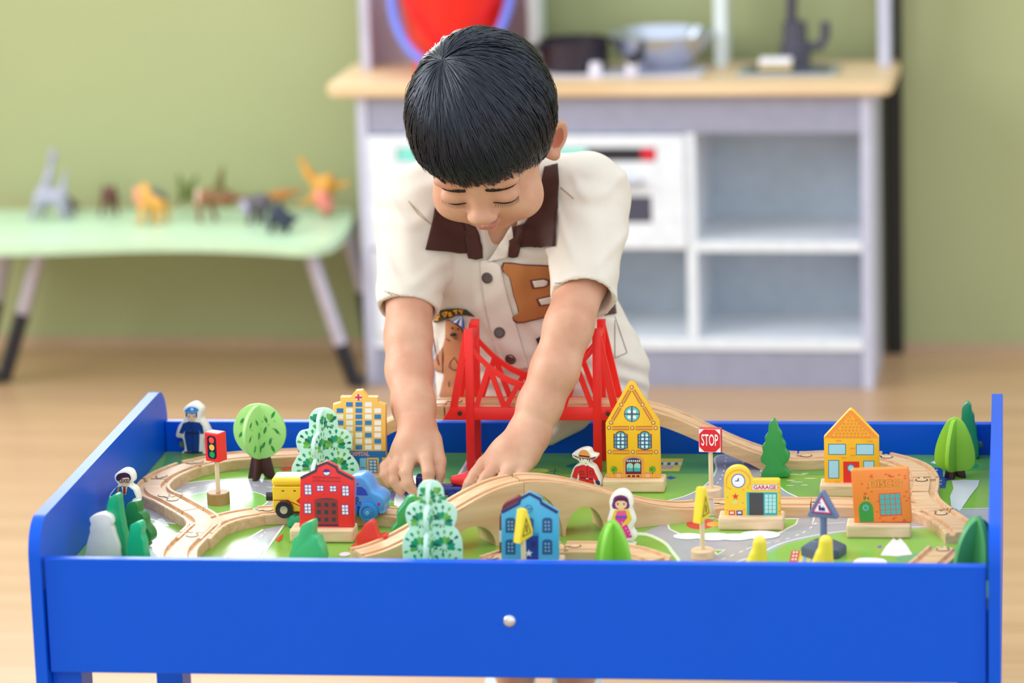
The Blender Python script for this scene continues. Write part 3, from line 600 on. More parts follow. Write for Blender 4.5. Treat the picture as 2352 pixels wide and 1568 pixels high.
# ---- red suspension bridge
RED = M('#F5231F', .38, .5, var=.03); SB = thing('red_suspension_bridge', 'red plastic suspension bridge with two towers and sagging cables', 'toy bridge', (-.035, BY, ZT))
zz = zm(1010, 720, 5.345); BW = .0245
def bl_(x, y, plane): p = at(*zz(x, y), y=plane); return (float(p[0])+.035, float(p[2])-ZT)
xl0, xl1 = bl_(300, 700, .50)[0], bl_(425, 700, .50)[0]; xr0, xr1 = bl_(1865, 700, .50)[0], bl_(1990, 700, .50)[0]
ztow = bl_(340, 190, .50)[1]; zdb = bl_(900, 1305, .50)[1]; zdt = bl_(900, 1150, .50)[1]; xa, xb = bl_(35, 1310, .50)[0], xr1+(xl0-bl_(35, 1310, .50)[0])
zmid = bl_(1000, 895, .50)[1]; th = .005
for s_, y0 in ((-1, -BW-th/2), (1, BW-th/2)):
    tr = empty('truss', (0, y0, 0)); tr.parent = SB
    def bar(name, a, b, w, ins=.1):
        a, b = np.array(a), np.array(b); d = (b-a)/np.linalg.norm(b-a); q = np.array([-d[1], d[0]])*w/2; return cutout(name, [a+q, a-q, b-q, b+q], th*(1-2*ins), RED, tr, th*ins, 0)
    for x0, x1 in ((xl0, xl1), (xr0, xr1)): cutout('tower', [(x0-.0005, 0), (x1-.003, 0), (x1, ztow), (x0+.002, ztow)], th*1.5, RED, tr, -th*.25, .0006)
    cutout('deck_beam', [(xa, zdb), (xb, zdb), (xb-.010, zdt), (xa+.010, zdt)], th, RED, tr, 0, .0005)
    N = 24; cab = []; xm0, xm1 = xl1-.004, xr0+.004; xm = (xm0+xm1)/2; zc = ztow-.022
    cz = lambda x: zmid+(zc-zmid)*((x-xm)/(xm1-xm))**2
    up_ = [(x, cz(x)) for x in np.linspace(xm0, xm1, N)]; cutout('main_cable', [(x, z+.0035) for x, z in up_]+[(x, z-.0035) for x, z in up_[::-1]], th, RED, tr, 0, 0)
    for (xt, xe, sg) in ((xl0, xa+.012, 1), (xr1, xb-.012, -1)):
        bar('side_cable', (xt+sg*.004, ztow-.004), (xe, zdt-.004), .007)
        bar('brace', (xt, zdt+.055), (xt-sg*.012, zdt-.002), .0045, .16); bar('brace', (xe+sg*.004, zdt+.022), (xt-sg*.013, zdt-.002), .0035, .22)
    ks = np.linspace(xm0+.004, xm1-.004, 9)
    for i in range(8):
        xa_, xb_ = ks[i], ks[i+1]
        p0 = (xa_, zdt-.002) if i % 2 == 0 else (xa_, cz(xa_)); p1 = (xb_, cz(xb_)) if i % 2 == 0 else (xb_, zdt-.002)
        bar('hanger', p0, p1, .006, .1+.05*(i%2))
    for x in (xa+.021, xb-.021):
        bs = lathe('boss', [(0, -.002), (.0045, -.002), (.005, 0)], RED, tr, 18, (x, 0, zdb+.0085), 'y')
        lathe('screw', [(0, -.0028), (.0026, -.0026), (.003, -.002)], M('#5B4A44', .3, metal=.8), bs, 14, (x, 0, zdb+.0085), 'y')
box('deck_plate', (xa+.012, -BW, zdb+.0), (xb-.012, BW, zdb+.003), RED, SB)
for x0, x1 in ((xl0, xl1), (xr0, xr1)): box('tower_tie', (x0+.003, -BW, ztow-.013), (x1-.001, BW, ztow-.006), RED, SB)
# ------------------------------------------------------------------ toy buildings
BASEW = wood('base_block_beech', '#DDB58C', '#EFD2AE', .5, (16, 140, 140))
def building(name, label, bx, by, bl0, br0, outline, col, yaw=0.0, zf=None, base=True, hb=.0145, db=.030, t=.010, tilt=0.0, group='painted wooden toy buildings'):
    F_ = Frame(bx, by, yaw, back=.010); T_ = thing(name, label, 'toy building', tuple(F_.o+np.array([0, 0, .0003])), yaw, group)
    if base:
        F0 = Frame(bx, by, yaw); x0 = F0.l(bl0, by)[0]; x1 = F0.l(br0, by)[0]
        box('base_block', (x0, 0, 0), (x1, db, hb), BASEW, T_, .002)
    pts = F_.poly(outline, zf); zmin = min(p[1] for p in pts)
    if not base: pts = [(x, max(0, z)) for x, z in pts]
    pan = cutout('house_panel', pts, t, M(col, .38, var=.03), T_, .010, .0008); return F_, T_, pan
def pr_on(F_, pan, y=.010, name='printed_face'):
    P_ = Print(); return P_, (lambda: P_.build(name, pan, y))
# fire station
z1 = zm(660, 1050, 7.84)
F, Tt, pan = building('toy_fire_station', 'red wooden fire station with grey roof line and brown garage door', 745, 1247, 666, 812, [(215, 1262), (235, 372), (505, 240), (520, 165), (710, 92), (880, 175), (915, 255), (1195, 395), (1195, 1262)], '#EE2E2C', 0.0, z1)
P_, fin = pr_on(F, pan); q = lambda *p: F.poly(p, z1)
P_.line(F.poly([(235, 380), (512, 248), (530, 172), (710, 100), (875, 182), (910, 262), (1190, 403)], z1), .0030, '#4A3E55', 1)
P_.poly(F.poly(disc(708, 275, 68, 62, 24), z1), '#5B2E8A', 1); P_.poly(F.poly([(650, 275)]+[(708+58*math.cos(math.radians(a)), 268+56*math.sin(math.radians(a))) for a in range(0, 181, 15)][::-1]+[(766, 268)], z1), '#F1EDF0', 2)
P_.line(F.poly([(455, 355), (960, 370), (955, 440), (450, 430)], z1), .0008, '#A8262C', 1, True); a_, b_ = F.l(*z1(705, 398)); P_.tris(text2d('FIRE STATION', .0043, a_, b_, 0, 1.05), '#C92A2E', 1)
for (x0, y0, x1, y1, nx, nz) in ((310, 490, 438, 680, 2, 3), (530, 505, 655, 615, 2, 2), (760, 512, 885, 625, 2, 2), (985, 510, 1110, 702, 2, 3), (305, 828, 430, 1016, 2, 3), (978, 852, 1103, 1042, 2, 3)):
    u0, w0 = F.l(*z1(x0, y1)); u1, w1_ = F.l(*z1(x1, y0)); P_.window(u0, w0, u1, w1_, nx, nz, '#7A3CA0', '#F3EFF3', .0008)
P_.poly(F.poly([(505, 765), (600, 740), (705, 732), (810, 740), (905, 770)], z1), '#6E3A44', 1)
u0, w0 = F.l(*z1(505, 1222)); u1, w1_ = F.l(*z1(905, 768)); P_.rect(u0, w0, u1, w1_, '#9C3238', 1)
for i in range(3):
    for j in range(3): x, y = z1(568+i*135, 858+j*133); a_, b_ = F.l(x, y); P_.rect(a_-.0022, b_-.0022, a_+.0022, b_+.0022, '#3C3A46', 2)
P_.rect(u0, w0-.001, u1, w0+.0008, '#3B2050', 2)
for _ in range(26):
    x, y = 260+random.random()*900, 430+random.random()*760
    if 480 < x < 930 and y > 730: continue
    a_, b_ = F.l(*z1(x, y)); P_.rect(a_, b_, a_+.0022, b_+.0004, '#C9221F', 1)
fin()
# hospital
z5 = zm(600, 880, 3.646)
F, Tt, pan = building('toy_hospital', 'tall yellow wooden hospital with blue and white windows and red cross', 835, 1122, 762, 893, [(600, 770), (600, 180), (662, 165), (662, 118), (745, 118), (790, 66), (845, 62), (890, 118), (972, 120), (975, 165), (1040, 182), (1045, 770)], '#F6BE58', 0.0, z5)
P_, fin = pr_on(F, pan)
P_.poly(F.poly(disc(814, 120, 27, 27, 24), z5), '#F4F0EC'); a_, b_ = F.l(*z5(814, 120)); P_.rect(a_-.0012, b_-.0038, a_+.0012, b_+.0038, '#E0305A', 2); P_.rect(a_-.0038, b_-.0012, a_+.0038, b_+.0012, '#E0305A', 2)
blue_w = {(1, 0), (2, 0), (0, 1), (2, 1), (2, 2), (4, 2), (0, 3), (2, 3), (3, 3), (2, 4), (3, 5), (0, 5), (4, 6), (2, 7), (1, 6)}
for i in range(5):
    for j in range(8):
        if j == 0 and i in (0, 4): continue
        x = 632+i*79; y = 160+j*51.3; P_.poly(F.poly([(x, y), (x+56, y), (x+56, y+38), (x, y+38)], z5), '#2F7FC4' if (i, j) in blue_w else '#F5F0EC', 1)
P_.poly(F.poly([(600, 568), (1042, 568), (1045, 620), (600, 620)], z5), '#1F6FB2', 1); a_, b_ = F.l(*z5(806, 595)); P_.tris(text2d('HOSPITAL', .0060, a_, b_, .0003, 1.0), '#F2D9DA', 2); P_.tris(text2d('HOSPITAL', .0060, a_, b_, 0, 1.0), '#D23A44', 3)
P_.poly(F.poly([(600, 620), (1045, 620), (1045, 766), (600, 766)], z5), '#2475B8', 1); P_.poly(F.poly([(826, 628), (880, 628), (880, 756), (826, 756)], z5), '#8CCBE8', 2); P_.poly(F.poly([(838, 704), (868, 704), (868, 711), (838, 711)], z5), '#2A63A8', 3)
P_.poly(F.poly([(885, 625), (985, 625), (985, 766), (885, 766)], z5), '#F6BE58', 2); u0, w0 = F.l(*z5(904, 752)); u1, w1_ = F.l(*z5(970, 640)); P_.window(u0, w0, u1, w1_, 2, 4, '#4B3C90', '#A9D6EE', .0008, 3); P_.poly(F.poly([(1012, 622), (1042, 622), (1044, 676), (1014, 676)], z5), '#F6BE58', 2)
fin()
# tall yellow house
zy = zm(1380, 870, 5.806)
F, Tt, pan = building('toy_gabled_house', 'tall yellow wooden gabled house with round blue window and arched doorway', 1457, 1132, 1384, 1526, [(80, 1322), (62, 590), (365, 60), (405, 45), (440, 62), (778, 580), (800, 1322)], '#F7BE22', 0.0, zy)
P_, fin = pr_on(F, pan)
BR, BRD = '#EE9A46', '#9C5A2A'
def bead(x, y): P_.poly(F.poly(disc(x, y, 29, 29, 16), zy), BRD, 1); P_.poly(F.poly(disc(x, y, 24, 24, 16), zy), '#D8935A', 2); P_.poly(F.poly(disc(x, y-3, 12, 12, 12), zy), '#F7D6B4', 3)
for x, y in ((411, 114), (272, 347), (556, 347), (137, 585), (700, 588), (108, 654), (419, 657), (732, 657), (117, 976), (427, 977), (738, 978)): bead(x, y)
for pts in ([(155, 636), (372, 634), (372, 678), (155, 678)], [(468, 636), (684, 634), (684, 678), (468, 678)], [(162, 956), (380, 955), (380, 1000), (162, 1000)], [(474, 957), (692, 957), (692, 1000), (474, 1000)], [(370, 145), (405, 160), (308, 328), (276, 310)], [(420, 160), (452, 143), (552, 310), (520, 328)], [(238, 376), (270, 392), (172, 556), (140, 538)], [(562, 390), (594, 374), (694, 540), (664, 558)]):
    P_.poly(F.poly(pts, zy), BR, 2); P_.line(F.poly(pts, zy), .0006, BRD, 3, True)
P_.poly(F.poly(disc(415, 470, 106, 106, 32), zy), '#6B2446', 1); P_.poly(F.poly(disc(415, 470, 98, 98, 32), zy), '#62C2CC', 2)
P_.line(F.poly([(415, 372), (415, 568)], zy), .0012, '#6B2446', 3); P_.line(F.poly([(317, 470), (513, 470)], zy), .0012, '#6B2446', 3)
for x, y in ((378, 437), (451, 437), (378, 511), (451, 511)): P_.poly(F.poly(disc(x, y, 23, 23, 14), zy), '#EAF7EE', 3)
for cx in (264, 585):
    s_ = [(cx-88, 738), (cx-60, 738), (cx-40, 712), (cx, 702), (cx+40, 712), (cx+60, 738), (cx+86, 738), (cx+88, 925), (cx+60, 925), (cx+40, 938), (cx, 942), (cx-40, 936), (cx-60, 922), (cx-86, 922)]
    P_.poly(F.poly(s_, zy), '#62C2CC', 1); P_.line(F.poly(s_, zy), .0012, '#6B2446', 3, True)
    for y in (778, 828, 878): P_.line(F.poly([(cx-86, y), (cx+87, y)], zy), .0009, '#4A3A80', 3)
    for x in (-58, 0, 58): P_.line(F.poly([(cx+x, 720 if x == 0 else 745), (cx+x, 930)], zy), .0009, '#4A3A80', 3)
    for x in (-27, 27):
        for y in (755, 803, 853, 903): P_.poly(F.poly(disc(cx+x, y, 17, 17, 10), zy), '#DDF2EE', 2)
P_.poly(F.poly([(285, 1100)]+[(432+147*math.cos(math.radians(a)), 1100-80*math.sin(math.radians(a))) for a in range(180, -1, -15)]+[(580, 1100)], zy), '#E59B55', 1)
P_.poly(F.poly([(330, 1110)]+[(436+106*math.cos(math.radians(a)), 1106-52*math.sin(math.radians(a))) for a in range(180, -1, -15)], zy), '#4A3A80', 2)
for i in range(7): P_.poly(F.poly([(345+i*27, 1085), (362+i*27, 1085), (362+i*27, 1104), (345+i*27, 1104)], zy), '#D8F0EC', 3)
P_.poly(F.poly([(295, 1105), (330, 1105), (330, 1272), (300, 1272)], zy), '#E59B55', 2); P_.poly(F.poly([(542, 1105), (575, 1105), (573, 1272), (542, 1272)], zy), '#E59B55', 2)
P_.poly(F.poly([(330, 1112), (542, 1112), (540, 1310), (332, 1310)], zy), '#6E1A30', 2)
for cx in (388, 486): P_.poly(F.poly([(cx-42, 1235), (cx-42, 1145), (cx-25, 1128), (cx, 1122), (cx+25, 1128), (cx+42, 1145), (cx+42, 1235)], zy), '#9ED6CE', 3); P_.poly(F.poly([(cx-42, 1235), (cx-42, 1195), (cx-15, 1180), (cx+15, 1195), (cx+42, 1185), (cx+42, 1235)], zy), '#3FB0B2', 4)
for cx in (175, 690):
    P_.poly(F.poly(disc(cx, 1210, 44, 46, 20), zy), '#6FA82E', 3); P_.line(F.poly([(cx, 1256), (cx, 1275)], zy), .001, '#5A4A2A', 3)
    for _ in range(9): a = random.random()*6.28; r = random.random()*34; P_.poly(F.poly(disc(cx+r*math.cos(a), 1210+r*math.sin(a), 6, 6, 8), zy), '#3E6E20', 4)
P_.poly(F.poly([(80, 1272), (795, 1272), (796, 1284), (80, 1284)], zy), '#EFA766', 5)
for i in range(12): P_.poly(F.poly([(95+i*60, 1284), (118+i*60, 1284), (112+i*60, 1312), (101+i*60, 1312)], zy), '#EFA766', 5)
for cx in (240, 628): P_.poly(F.poly([(cx-30, 1316), (cx-30, 1250), (cx-12, 1244), (cx, 1212), (cx+12, 1244), (cx+30, 1250), (cx+30, 1316)], zy), '#F2B27A', 6); P_.line(F.poly([(cx-32, 1256), (cx+32, 1256)], zy), .0007, '#A86A38', 7)
fin()
# yellow house with orange tiled roof
z7 = zm(1500, 900, 2.834)
F, Tt, pan = building('toy_tiled_house', 'yellow wooden house with orange tiled roof and red door', 1950, 1143, 1883, 2024, [(1117, 624), (1112, 295), (1275, 120), (1287, 114), (1300, 120), (1470, 296), (1475, 624)], '#FABB22', 0.0, z7)
P_, fin = pr_on(F, pan)
P_.poly(F.poly([(1114, 300), (1278, 122), (1296, 122), (1468, 300)], z7), '#F79638', 1); P_.poly(F.poly([(1150, 296), (1287, 148), (1430, 296)], z7), '#FAB72C', 2)
for j in range(7):
    y = 160+j*21; w = (y-140)*.92
    for i in range(int(2*w/24)+1):
        x = 1289-w+12+i*24+(j % 2)*8
        if abs(x-1289) < w-4: P_.poly(F.poly([(x-8, y), (x+8, y), (x+8, y+11), (x+4, y+15), (x-4, y+15), (x-8, y+11)], z7), '#F0913A', 3)
for (x0, y0, x1, y1) in ((1140, 338, 1255, 410), (1321, 339, 1438, 412), (1140, 444, 1211, 564), (1368, 448, 1440, 560)):
    P_.poly(F.poly([(x0, y0), (x1, y0), (x1, y1), (x0, y1)], z7), '#1E8FA8', 1); P_.poly(F.poly([(x0+5, y0+5), (x1-5, y0+5), (x1-5, y1-5), (x0+5, y1-5)], z7), '#A6D8EA', 2)
P_.poly(F.poly([(1238, 454), (1342, 454), (1342, 622), (1240, 622)], z7), '#E22A24', 1); P_.poly(F.poly(disc(1288, 496, 25, 25, 20), z7), '#1E8FA8', 2); P_.poly(F.poly(disc(1288, 496, 19, 19, 20), z7), '#A6D8EA', 3)
for (x, y) in ((1192, 314), (1396, 318), (1280, 364), (1225, 425), (1284, 410), (1182, 582), (1160, 605), (1135, 590), (1188, 606)): P_.poly(F.poly([(x, y), (x+34, y), (x+34, y+9), (x, y+9)], z7), '#F4963C', 1)
fin()
# garage with clock
zg = zm(1640, 1060, 6.534)
F, Tt, pan = building('toy_garage', 'yellow wooden garage with clock, red star and dark open door', 1722, 1219, 1650, 1800, [(158, 815), (150, 260)]+[(352+202*math.cos(math.radians(a)), 260-188*math.sin(math.radians(a))) for a in range(170, 14, -12)]+[(560, 240), (585, 275), (960, 272), (988, 290), (998, 815)], '#FAD038', 0.0, zg)
P_, fin = pr_on(F, pan)
P_.poly(F.poly(disc(364, 290, 106, 106, 32), zg), '#6A5ACD', 1); P_.poly(F.poly(disc(364, 290, 92, 92, 32), zg), '#F7F5FA', 2); P_.poly(F.poly([(355, 250), (372, 250), (372, 298), (318, 298), (318, 284), (355, 284)], zg), '#4A1E80', 3)
for k in range(22):
    a = math.radians(-8+196*k/21); c_, s_ = math.cos(a), math.sin(a); w = .055
    P_.poly(F.poly([(364+r*math.cos(a+d), 310-r*1.0*math.sin(a+d)) for r, d in ((168, -w/2), (190, -w/2), (190, w/2), (168, w/2))], zg), '#E8402A', 1)
P_.poly(F.poly([(322+(58 if k % 2 == 0 else 23)*math.sin(math.radians(36*k)), 526-(58 if k % 2 == 0 else 23)*math.cos(math.radians(36*k))) for k in range(10)], zg), '#EE3A2A', 1)
P_.poly(F.poly(rrect(572, 345, 952, 432, 12), zg), '#8FA9B8', 1); P_.poly(F.poly(rrect(578, 351, 946, 426, 10), zg), '#FBF3F3', 2); a_, b_ = F.l(*zg(762, 390)); P_.tris(text2d('GARAGE', .0060, a_, b_, .0002, 1.05), '#E0305E', 3)
P_.poly(F.poly([(488, 460), (950, 464), (952, 806), (494, 806)], zg), '#22B4C0', 1); P_.poly(F.poly([(526, 470), (742, 472), (744, 804), (530, 804)], zg), '#4A484C', 2)
for i in range(3):
    for j in range(5): x = 764+i*58; y = 494+j*57; P_.poly(F.poly([(x, y), (x+48, y), (x+48, y+50), (x, y+50)], zg), '#BDE9E4', 2)
for x, c in ((222, '#E8344A'), (336, '#4A22A0')): P_.poly(F.poly(rrect(x, 735, x+92, 810, 8), zg), c, 1); P_.poly(F.poly([(x+18, 750), (x+74, 750), (x+76, 785), (x+16, 785)], zg), '#DDEBE6', 2)
P_.poly(F.poly(disc(318, 610, 45, 26, 16), zg), '#D9E08A', 1)
for x, y in ((185, 372), (212, 395), (245, 410), (440, 422), (500, 396), (518, 362), (200, 538), (432, 620), (200, 730), (450, 722), (965, 338), (972, 392), (978, 468), (982, 622), (982, 750)): P_.poly(F.poly([(x-12, y-5), (x+12, y-5), (x+12, y+5), (x-12, y+5)], zg), '#E8703A', 1)
fin()
# disco, leaning slightly
F, Tt, pan = building('toy_disco', 'orange brick-patterned wooden disco with green door and blue window', 2018, 1237, 1944, 2092, [(1310, 852), (1288, 518), (1296, 510), (1655, 497), (1662, 503), (1686, 848)], '#FA8C3C', 0.0, z7)
P_, fin = pr_on(F, pan)
a_, b_ = F.l(*z7(1512, 598)); P_.tris(text2d('DISCO', .0112, a_, b_, .0006, 1.05, .03), '#E0662A', 2); P_.tris(text2d('DISCO', .0112, a_, b_, -.0001, 1.05, .03), '#FFC24A', 3)
for k in range(18):
    for y in (568, 632): P_.poly(F.poly(disc(1412+k*11.5, y-k*.5, 3, 3, 6), z7), '#FFC24A', 2)
for y in (580, 592, 604, 616): P_.poly(F.poly(disc(1410, y+4, 3, 3, 6), z7), '#FFC24A', 2); P_.poly(F.poly(disc(1612, y-6, 3, 3, 6), z7), '#FFC24A', 2)
P_.poly(F.poly([(1468, 664), (1608, 656), (1622, 802), (1478, 810)], z7), '#E0442E', 1)
for i in range(4):
    for j in range(4): x = 1475+i*34+j*2.2; y = 668+j*34.5-i*1.6; P_.poly(F.poly([(x, y), (x+29, y-1), (x+31, y+29), (x+2, y+30)], z7), '#4CB4B0', 2)
P_.poly(F.poly([(1345, 848), (1338, 760), (1345, 735), (1362, 718), (1385, 711), (1410, 718), (1428, 738), (1434, 765), (1438, 846)], z7), '#3E9A42', 1)
P_.poly(F.poly(disc(1384, 755, 19, 19, 20), z7), '#B8D2C8', 2); P_.poly(F.poly(disc(1384, 755, 15, 15, 20), z7), '#2FA0A8', 3)
P_.poly(F.poly([(1363, 680), (1408, 678), (1410, 706), (1365, 708)], z7), '#FFC24A', 1); a_, b_ = F.l(*z7(1387, 693)); P_.tris(text2d('IN', .0058, a_, b_, .0002, 1.1, .03), '#8A3A1E', 3)
random.seed(3)
for _ in range(75):
    x, y = 1300+random.random()*380, 530+random.random()*310
    if (1400 < x < 1620 and 560 < y < 640) or (1462 < x < 1628 and 645 < y < 815) or (1332 < x < 1442 and 670 < y) or (x < 1292+.06*(y-500)+18) or (x > 1650+.07*(y-500)): continue
    P_.poly(F.poly([(x, y), (x+15, y-1), (x+15, y+6), (x, y+7)], z7), '#E2532E', 1)
fin()
# blue house near the front
z6 = zm(1050, 1050, 4.612)
F, Tt, pan = building('toy_blue_house', 'light blue wooden house with navy roof line and star on its door', 1215, 1322, 1142, 1292, [(468, 1240), (468, 585), (650, 490), (665, 440), (765, 378), (885, 440), (900, 480), (1070, 585), (1078, 1240)], '#4CB0DE', 0.0, z6)
P_, fin = pr_on(F, pan)
P_.line(F.poly([(472, 585), (655, 490), (670, 440), (768, 388), (880, 446), (895, 490), (1066, 588)], z6), .0036, '#2C2F6E', 1)
P_.line(F.poly(disc(758, 548, 38, 38, 20), z6), .0012, '#3A7FB8', 1, True); P_.poly(F.poly([(728, 540), (790, 540), (790, 556), (728, 556)], z6), '#5B6FB0', 2)
for (x0, y0) in ((520, 650), (712, 650), (910, 650), (520, 880), (910, 880)): P_.poly(F.poly([(x0-8, y0+152), (x0-8, y0+10), (x0+20, y0-8), (x0+72, y0-8), (x0+98, y0+10), (x0+98, y0+152)], z6), '#27558E', 1); u0, w0 = F.l(*z6(x0, y0+142)); u1, w1_ = F.l(*z6(x0+90, y0+8)); P_.window(u0, w0, u1, w1_, 2, 3, '#2C5A94', '#A9D8D8', .0022, 2)
P_.poly(F.poly([(712, 1220), (712, 830), (862, 830), (862, 1220)], z6), '#1A3E98', 1); P_.poly(F.poly([(715, 800), (865, 800), (865, 832), (715, 832)], z6), '#3A8CC8', 1); P_.poly(F.poly([(760+(42 if k % 2 == 0 else 17)*math.sin(math.radians(36*k)), 1018-(42 if k % 2 == 0 else 17)*math.cos(math.radians(36*k))) for k in range(10)], z6), '#E6F0F4', 2); P_.poly(F.poly([(780, 890), (840, 890), (840, 950), (780, 950)], z6), '#2E2A6E', 2)
fin()
# maroon building peeping out behind the blue house
F, Tt, pan = building('toy_maroon_house', 'dark maroon wooden house mostly hidden behind the light blue house', 1222, 1302, 1158, 1270, [(448, 1150), (448, 640), (480, 520), (520, 480), (640, 420), (900, 560), (900, 1150)], '#7A1E2E', 0.0, z6)
P_, fin = pr_on(F, pan); u0, w0 = F.l(*z6(450, 900)); u1, w1_ = F.l(*z6(890, 780)); P_.rect(u0, w0, u1, w1_, '#E9E2DE', 1); fin()

# ------------------------------------------------------------------ flat figures
FIGW = M('#F4F1E6', .45, var=.02); FG = 'flat wooden town figures'
def figure(name, label, bx, by, outline, zf, yaw, t=.013):
    F_ = Frame(bx, by, yaw); T_ = thing(name, label, 'toy figure', tuple(F_.o+np.array([0, 0, .0003])), yaw, FG)
    pts = [(x, max(z, 0)) for x, z in F_.poly(spline(outline, 3), zf)]; b = cutout('figure_block', pts, t, FIGW, T_, 0, .0012); return F_, T_, b
# mountie
zf_ = zm(1300, 1010, 13.06)
F, Tt, pan = figure('ranger_figure', 'flat wooden figure of a ranger in red tunic and wide hat', 1345, 1126, [(175, 440), (215, 400), (380, 310), (560, 270), (700, 310), (760, 430), (905, 470), (930, 520), (860, 600), (730, 640), (720, 740), (840, 820), (930, 1000), (1040, 1250), (1060, 1360), (960, 1400), (850, 1380), (840, 1520), (600, 1530), (400, 1520), (380, 1330), (220, 1300), (110, 1250), (130, 1090), (230, 830), (350, 740), (400, 690), (330, 610), (200, 540)], zf_, -.16)
P_, fin = pr_on(F, pan, 0.0)
def fp(pts, col, L=1, sp=0): P_.poly(F.poly(spline(pts, sp) if sp else pts, ZF), col, L)
ZF = zf_
fp([(270, 830), (390, 790), (480, 750), (650, 770), (830, 870), (880, 1000), (980, 1200), (880, 1240), (820, 1150), (820, 1200), (850, 1300), (830, 1480), (420, 1480), (385, 1220), (400, 1110), (370, 1000), (330, 1180), (180, 1120)], '#EE2233', 1)
fp([(560, 750), (600, 790), (690, 700), (720, 570), (440, 560), (450, 660), (510, 740)], '#FBF6E4', 2, 3); fp([(405, 540), (720, 560), (720, 640), (690, 680), (690, 590), (440, 560), (450, 640), (410, 590)], '#6A4A52', 3)
fp([(390, 480), (400, 390), (450, 320), (540, 298), (640, 340), (700, 430), (715, 520), (560, 540)], '#F5A05C', 4, 3); fp([(392, 455), (710, 490), (715, 530), (392, 495)], '#4A1730', 5); fp([(222, 450), (300, 490), (420, 510), (700, 530), (840, 520), (895, 500), (880, 560), (790, 590), (600, 570), (400, 550), (270, 510)], '#7A2A78', 4, 2); fp([(360, 505), (700, 535), (820, 530), (700, 560), (420, 540)], '#F0A068', 6, 2)
for x, y in ((512, 580), (650, 600)): fp(disc(x, y, 14, 20, 10), '#3A2430', 4)
fp([(560, 695), (600, 700), (630, 695), (598, 725)], '#D03A4A', 4); fp([(150, 1230), (200, 1165), (310, 1190), (330, 1270), (230, 1270)], '#3C2A7A', 2, 2); fp([(880, 1250), (980, 1210), (1030, 1320), (980, 1365), (910, 1320)], '#3C2A7A', 2, 2)
fp([(415, 1115), (820, 1175), (820, 1200), (415, 1140)], '#4A1020', 3); fp([(600, 1150), (680, 1158), (678, 1185), (600, 1176)], '#F6F0F0', 4); P_.line(F.poly([(640, 800), (640, 1480)], ZF), .0006, '#8A1420', 3)
for cx in (480, 760): P_.line(F.poly([(cx-55, 940), (cx+55, 950), (cx+60, 1050), (cx-45, 1040)], ZF), .0006, '#8A1420', 3, True); fp(disc(cx, 985, 24, 28, 8), '#8A5A30', 4)
fp([(310, 795), (470, 790), (400, 820)], '#5A2080', 3); fp([(690, 830), (830, 870), (760, 860)], '#5A2080', 3)
fin()
# policeman
zp = zm(300, 880, 8.71)
F, Tt, pan = figure('policeman_figure', 'flat wooden policeman figure in navy uniform in the back corner', 443, 1044, [(1045, 540), (1120, 450), (1260, 400), (1370, 460), (1430, 540), (1400, 700), (1440, 760), (1500, 850), (1590, 1040), (1570, 1100), (1480, 1110), (1460, 1250), (1480, 1360), (1490, 1430), (1250, 1450), (1040, 1430), (1025, 1380), (1075, 1330), (1040, 1120), (930, 1090), (905, 1030), (960, 850), (1060, 740), (1100, 640), (1050, 580)], zp, -.14)
P_, fin = pr_on(F, pan, 0.0); ZF = zp
fp([(1050, 800), (1180, 760), (1390, 790), (1440, 860), (1470, 1010), (1400, 1020), (1370, 930), (1385, 1000), (1370, 1380), (1130, 1370), (1075, 1060), (1085, 950), (1055, 1020), (965, 1000)], '#123A86', 1)
fp([(1110, 590), (1320, 580), (1315, 690), (1290, 750), (1220, 775), (1150, 740), (1120, 670)], '#EEC6A4', 2, 3); fp([(1105, 590), (1140, 590), (1130, 690), (1105, 660)], '#4A3038', 3); fp([(1300, 585), (1335, 590), (1330, 690), (1305, 690)], '#4A3038', 3)
fp([(1080, 560), (1150, 490), (1240, 470), (1330, 500), (1365, 545), (1310, 590), (1240, 625), (1150, 600)], '#2C88D6', 4, 3); fp(disc(1232, 520, 30, 26, 14), '#CBE6F6', 5); fp([(1135, 575), (1310, 570), (1312, 585), (1135, 590)], '#9AA4B8', 5)
for x in (1175, 1270): fp(disc(x, 668, 12, 17, 10), '#3A2028', 4)
fp([(1205, 730), (1235, 730), (1220, 742)], '#8A4A40', 4); fp([(1085, 985), (1385, 985), (1385, 1015), (1090, 1020)], '#22203A', 3); fp([(1060, 1400), (1080, 1365), (1200, 1375), (1440, 1370), (1450, 1410), (1250, 1415)], '#1A1C30', 3); fp([(945, 1030), (1040, 1030), (1035, 1090), (960, 1085)], '#EBD0B0', 2, 2); P_.line(F.poly([(1220, 780), (1240, 980), (1245, 1360)], ZF), .0006, '#0A2054', 3)
fin()
# man with glasses
zc_ = zm(180, 1060, 6.816)
F, Tt, pan = figure('man_figure', 'flat wooden figure of a man with glasses, blue suit and red tie', 286, 1210, [(560, 240), (600, 180), (700, 130), (800, 150), (850, 230), (850, 320), (800, 370), (890, 440), (930, 560), (930, 640), (880, 660), (860, 1020), (540, 1020), (500, 660), (480, 600), (480, 540), (540, 450), (620, 370), (580, 310)], zc_, -.14)
P_, fin = pr_on(F, pan, 0.0); ZF = zc_
fp([(600, 400), (680, 385), (790, 395), (860, 450), (905, 560), (850, 590), (830, 1000), (570, 1000), (560, 600), (505, 530)], '#1F5FA8', 1)
fp([(625, 290), (650, 230), (800, 230), (815, 310), (780, 370), (720, 392), (660, 360)], '#EFC9A0', 2, 3); fp([(590, 260), (620, 200), (720, 172), (800, 200), (825, 270), (805, 300), (790, 250), (690, 260), (640, 300), (610, 300)], '#45203A', 3, 2)
for cx in (682, 762): P_.line(F.poly(disc(cx, 303, 38, 26, 14), ZF), .0008, '#4A3038', 5, True); fp(disc(cx, 303, 12, 14, 8), '#3A2430', 4)
